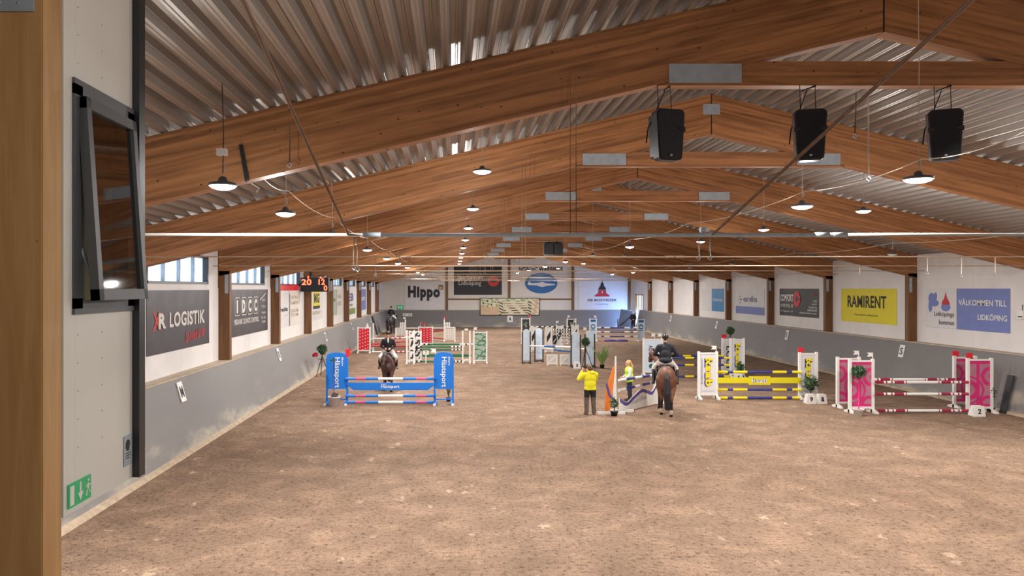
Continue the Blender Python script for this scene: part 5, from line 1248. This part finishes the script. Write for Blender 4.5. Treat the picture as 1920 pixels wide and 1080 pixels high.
blob('jacket', [('c', (-.16, 0, 1.46), .1, (.16, 0, 1.46), .1), ('e', (0, 0, 1.25), (.22, .15, .32))] + [('c', (s*.22, 0, 1.46), .075, (s*.27, 0, 1.18), .065) for s in (-1, 1)] + [('c', (s*.27, 0, 1.18), .062, (s*.23, .08, .97), .045) for s in (-1, 1)], .016, ['blackcloth'], t)
blob('trousers', [('c', (-.08, 0, .95), .12, (.08, 0, .95), .12)] + [('c', (s*.1, 0, .9), .11, (s*.12, 0, .12), .07) for s in (-1, 1)], .016, ['blackcloth'], t)
for s in (-1, 1): blob('shoe', [('c', (s*.12, -.05, .05), .048, (s*.14, .14, .04), .04)], .014, ['boot'], t)
blob('cap', [('e', (0, 0, 1.77), (.1, .11, .08))], .014, ['white'], t)

# --- horses (local +y forward)
def horse(lab, loc, yaw, s, coat, neck, headv, legs, socks=(), tailv=None, tack='boot', voxel=.022):
    t = thing('horse', lab, 'horse', loc, yaw, 'ridden horses'); t.scale = (s, s, s)
    n0, n1 = Vector((0, .62, 1.28)), Vector(neck); hd = Vector(headv)
    P = [('e', (0, .02, 1.20), (.30, .62, .31)), ('e', (0, .50, 1.17), (.25, .36, .36)), ('e', (0, -.50, 1.26), (.285, .40, .31)), ('e', (0, -.62, 1.12), (.27, .27, .33)), ('e', (0, .40, 1.42), (.12, .3, .16)),
         ('c', n0, .22, n0.lerp(n1, .5)+Vector((0, 0, .03)), .155), ('c', n0.lerp(n1, .5)+Vector((0, 0, .03)), .155, n1, .11), ('c', (0, .75, 1.1), .17, (0, .6, 1.35), .2)]
    hl = n1+hd
    P += [('c', n1, .115, n1.lerp(hl, .4), .105), ('c', n1.lerp(hl, .4), .1, hl, .06), ('e', hl, (.062, .07, .06)), ('c', n1-Vector((0, 0, .04)), .09, n1.lerp(hl, .45)-Vector((0, 0, .06)), .06)]
    sd = hd.cross(Vector((0, 0, 1))).normalized()
    for q2 in (-1, 1):
        e0 = n1+sd*.055*q2+Vector((0, 0, .09)); P += [('c', e0, .03, e0+Vector((0, 0, .10))+sd*.02*q2, .012), ('e', n1.lerp(hl, .32)+sd*.095*q2+Vector((0, 0, .03)), (.02, .02, .02))]
    for nm, q2, dy in (('fl', -1, legs[0]), ('fr', 1, legs[1])):
        x_ = q2*.15; kx = dy
        P += [('c', (q2*.15, .52, 1.12), .17, (q2*.17, .46, .92), .11), ('c', (q2*.17, .46, .95), .105, (x_, .50+kx*.5, .50), .06), ('c', (x_, .50+kx*.5, .50), .058, (x_, .50+kx*.7, .46), .05), ('c', (x_, .50+kx*.7, .46), .05, (x_, .48+kx, .17), .045), ('c', (x_, .48+kx, .17), .052, (x_, .53+kx, .09), .047), ('c', (x_, .53+kx, .07), .05, (x_, .55+kx, .035), .06)]
    for nm, q2, dy in (('hl', -1, legs[2]), ('hr', 1, legs[3])):
        x_ = q2*.14
        P += [('c', (q2*.14, -.60, 1.15), .2, (q2*.17, -.45+dy*.3, .88), .135), ('c', (q2*.17, -.50+dy*.3, .92), .15, (x_, -.74+dy*.8, .58), .072), ('c', (x_, -.76+dy*.8, .56), .06, (x_, -.72+dy*.85, .46), .056), ('c', (x_, -.74+dy*.85, .5), .055, (x_, -.72+dy, .17), .045), ('c', (x_, -.72+dy, .17), .053, (x_, -.67+dy, .09), .048), ('c', (x_, -.67+dy, .07), .05, (x_, -.65+dy, .035), .062)]
    def mf(c):
        if c.z < .075: return 1
        if c.z < .48 or (c.z < .55 and abs(c.x) < .25 and False):
            for (fx_, fy) in socks:
                if c.z < .22 and (c.x > 0) == (fx_ > 0) and (c.y > 0) == (fy > 0): return 2
            return 1
        return 0
    blob('body', P, voxel, [coat, 'point', 'sock'], t, mf, 4)
    mn = []
    for k in range(7):
        u = k/6; p = n0.lerp(n1, u)+Vector((0, -.05-.08*(1-u), .16*(1-u)+.10*u)); mn.append(('c', p+Vector((0, -.02, .04)), .035, p+Vector((.05, -.03, -.10)), .03))
    mn.append(('c', n1+Vector((0, 0, .1)), .035, n1.lerp(hl, .25)+Vector((0, 0, .09)), .02))
    blob('mane', mn, .018, ['point'], t)
    tv = tailv or [(0, -.86, 1.36), (0, -.98, 1.2), (0, -1.0, .75), (0, -.97, .3)]
    blob('tail', [('c', tv[0], .05, tv[1], .075), ('c', tv[1], .08, tv[2], .115), ('c', tv[2], .115, tv[3], .075)], .02, ['point'], t)
    # bridle, saddle cloth and saddle
    bm = bmesh.new()
    def ring(c, ax, r, th):
        c, ax = Vector(c), Vector(ax).normalized(); u = ax.cross(Vector((1, .01, 0))).normalized(); v = ax.cross(u)
        tube(bm, [c+(u*math.cos(a*math.pi/8)+v*math.sin(a*math.pi/8))*r for a in range(17)], th, 5)
    ring(n1.lerp(hl, .72), hd, .085, .010); ring(n1.lerp(hl, .22), hd, .125, .010)
    link('bridle', bm, 'boot', t)
    blob('saddle', [('e', (0, -.12, 1.53), (.17, .26, .06)), ('c', (0, .12, 1.55), .06, (0, .16, 1.58), .05), ('c', (0, -.38, 1.55), .08, (0, -.3, 1.53), .08), ('e', (-.27, 0, 1.32), (.04, .2, .24)), ('e', (.27, 0, 1.32), (.04, .2, .24))], .02, ['boot'], t)
    blob('saddle_cloth', [('e', (0, -.12, 1.50), (.19, .33, .05)), ('e', (-.285, -.1, 1.25), (.025, .31, .24)), ('e', (.285, -.1, 1.25), (.025, .31, .24))], .02, ['navycloth'], t)
    return t
def rider(lab, loc, yaw, s, jacketm, elbows=.0, lean=0, voxel=.012, cat='person'):
    t = thing('person', lab, 'person', loc, yaw, None); t.scale = (s, s, s)
    ly = lambda z: lean*(z-1.7)
    hc = (0, .04+ly(2.42), 2.42)
    pb = []; head(pb, hc, (0, 1, -.05))
    pb += [('c', (0, .02+ly(2.2), 2.2), .055, (0, .03+ly(2.32), 2.32), .05), ('c', (-.17, ly(2.16), 2.16), .06, (.17, ly(2.16), 2.16), .06), ('c', (0, ly(2.1), 2.1), .11, (0, -.1, 1.72), .12)]
    ar = []
    for q2 in (-1, 1):
        e = elbows if q2 > 0 else elbows*.6
        ar.append(((q2*.2, ly(2.16), 2.15), (q2*(.28+e), -.02, 1.90), (q2*.09, .27, 1.80)))
        pb += [('c', (q2*.12, -.08, 1.68), .11, (q2*.33, .24, 1.44), .075), ('c', (q2*.33, .24, 1.44), .07, (q2*.36, .02, 1.05), .045), ('c', (q2*.36, .0, .99), .04, (q2*.40, .2, .97), .032)]
    for sh_, el, ha in ar: pb += [('c', sh_, .055, el, .042), ('c', el, .042, ha, .03)]
    hand(pb, ar[0][2], (.3, 1, -.1), (0, 0, 1), 1.0); hand(pb, ar[1][2], (-.3, 1, -.1), (0, 0, 1), 1.0)
    blob('body', pb, voxel, ['skin'], t)
    jk = [('c', (-.14, ly(2.14), 2.14), .1, (.14, ly(2.14), 2.14), .1), ('e', (0, ly(2.05), 2.04), (.215, .145, .2)), ('e', (0, -.05, 1.88), (.185, .165, .22)), ('e', (0, -.11, 1.72), (.22, .19, .12)), ('c', (0, .0, 2.2), .07, (0, .02, 2.26), .06)]
    for sh_, el, ha in ar: jk += [('c', sh_, .082, el, .062), ('c', el, .062, Vector(el).lerp(Vector(ha), .85), .045)]
    blob('jacket', jk, .014, [jacketm], t)
    blob('shirt_front', [('c', (0, .10+ly(2.1), 2.22), .045, (0, .135+ly(2.0), 2.08), .03)], .012, ['white'], t)
    br = [('c', (-.09, -.1, 1.68), .135, (.09, -.1, 1.68), .135)]
    bo = []
    for q2 in (-1, 1):
        br += [('c', (q2*.12, -.08, 1.68), .125, (q2*.34, .24, 1.44), .088), ('c', (q2*.34, .24, 1.44), .085, (q2*.35, .16, 1.34), .072)]
        bt_ = blob('boot', [('c', (q2*.355, .17, 1.36), .074, (q2*.36, .08, 1.16), .066), ('c', (q2*.36, .08, 1.16), .066, (q2*.365, .0, 1.0), .05), ('c', (q2*.37, -.02, .98), .05, (q2*.41, .2, .965), .038)], .014, ['boot'], t)
        bm = bmesh.new(); c_ = Vector((q2*.39, .09, .96)); tube(bm, [c_+Vector((.06*math.cos(a*math.pi/6), 0, -.03+.075*max(0, math.sin(a*math.pi/6)))) for a in range(0, 13)], .009, 6); link('stirrup', bm, 'pipe', bt_)
    blob('breeches', br, .014, ['breeches'], t)
    blob('helmet', [('e', (hc[0], hc[1]-.012, hc[2]+.05), (.108, .128, .095)), ('c', (0, hc[1]+.1, hc[2]+.04), .02, (0, hc[1]+.135, hc[2]+.03), .014), ('c', (0, hc[1]-.09, hc[2]-.0), .05, (0, hc[1]-.08, hc[2]-.04), .04)], .012, ['boot'], t)
    tb('chin_strap', [(-.085, hc[1]+.0, hc[2]), (0, hc[1]+.06, hc[2]-.11), (.085, hc[1], hc[2])], .007, 'boot', t, n=5)
    return t
# bay horse walking away
hx, hy = X(1253, 25.0), 25.35
horse('bay horse with a black tail walking away beside the orange jump', (hx, hy, 0), -13, 1.06, 'bay', (-.34, 1.02, 1.86), (-.10, .20, -.30), (.35, -.05, .30, -.08), socks=((-1, -1), (1, -1)))
rider('rider in a navy jacket seen from behind on the bay horse', (hx, hy, 0), -13, 1.06, 'navycloth', .10)
# dark horse coming towards the camera
hx2, hy2 = X(727, 30.9), 31.1
horse('dark brown horse facing the camera behind the blue jump', (hx2, hy2, 0), 183, .97, 'darkbay', (.10, 1.12, 1.60), (.07, .22, -.36), (.12, -.15, .1, -.1))
rider('rider in a black jacket and white breeches facing the camera on the dark brown horse', (hx2, hy2, 0), 183, .97, 'blackcloth', .02)
# far horse in the left corner
hx3, hy3 = X(733, 69), 69.2
horse('near black horse walking away in the far left corner', (hx3, hy3, 0), -12, 1.02, 'blackcoat', (.1, 1.15, 1.8), (.05, .22, -.3), (.2, -.1, -.1, .15), voxel=.028)
rider('rider in black seen from behind in the far left corner', (hx3, hy3, 0), -12, 1.02, 'blackcloth', .03, voxel=.016)
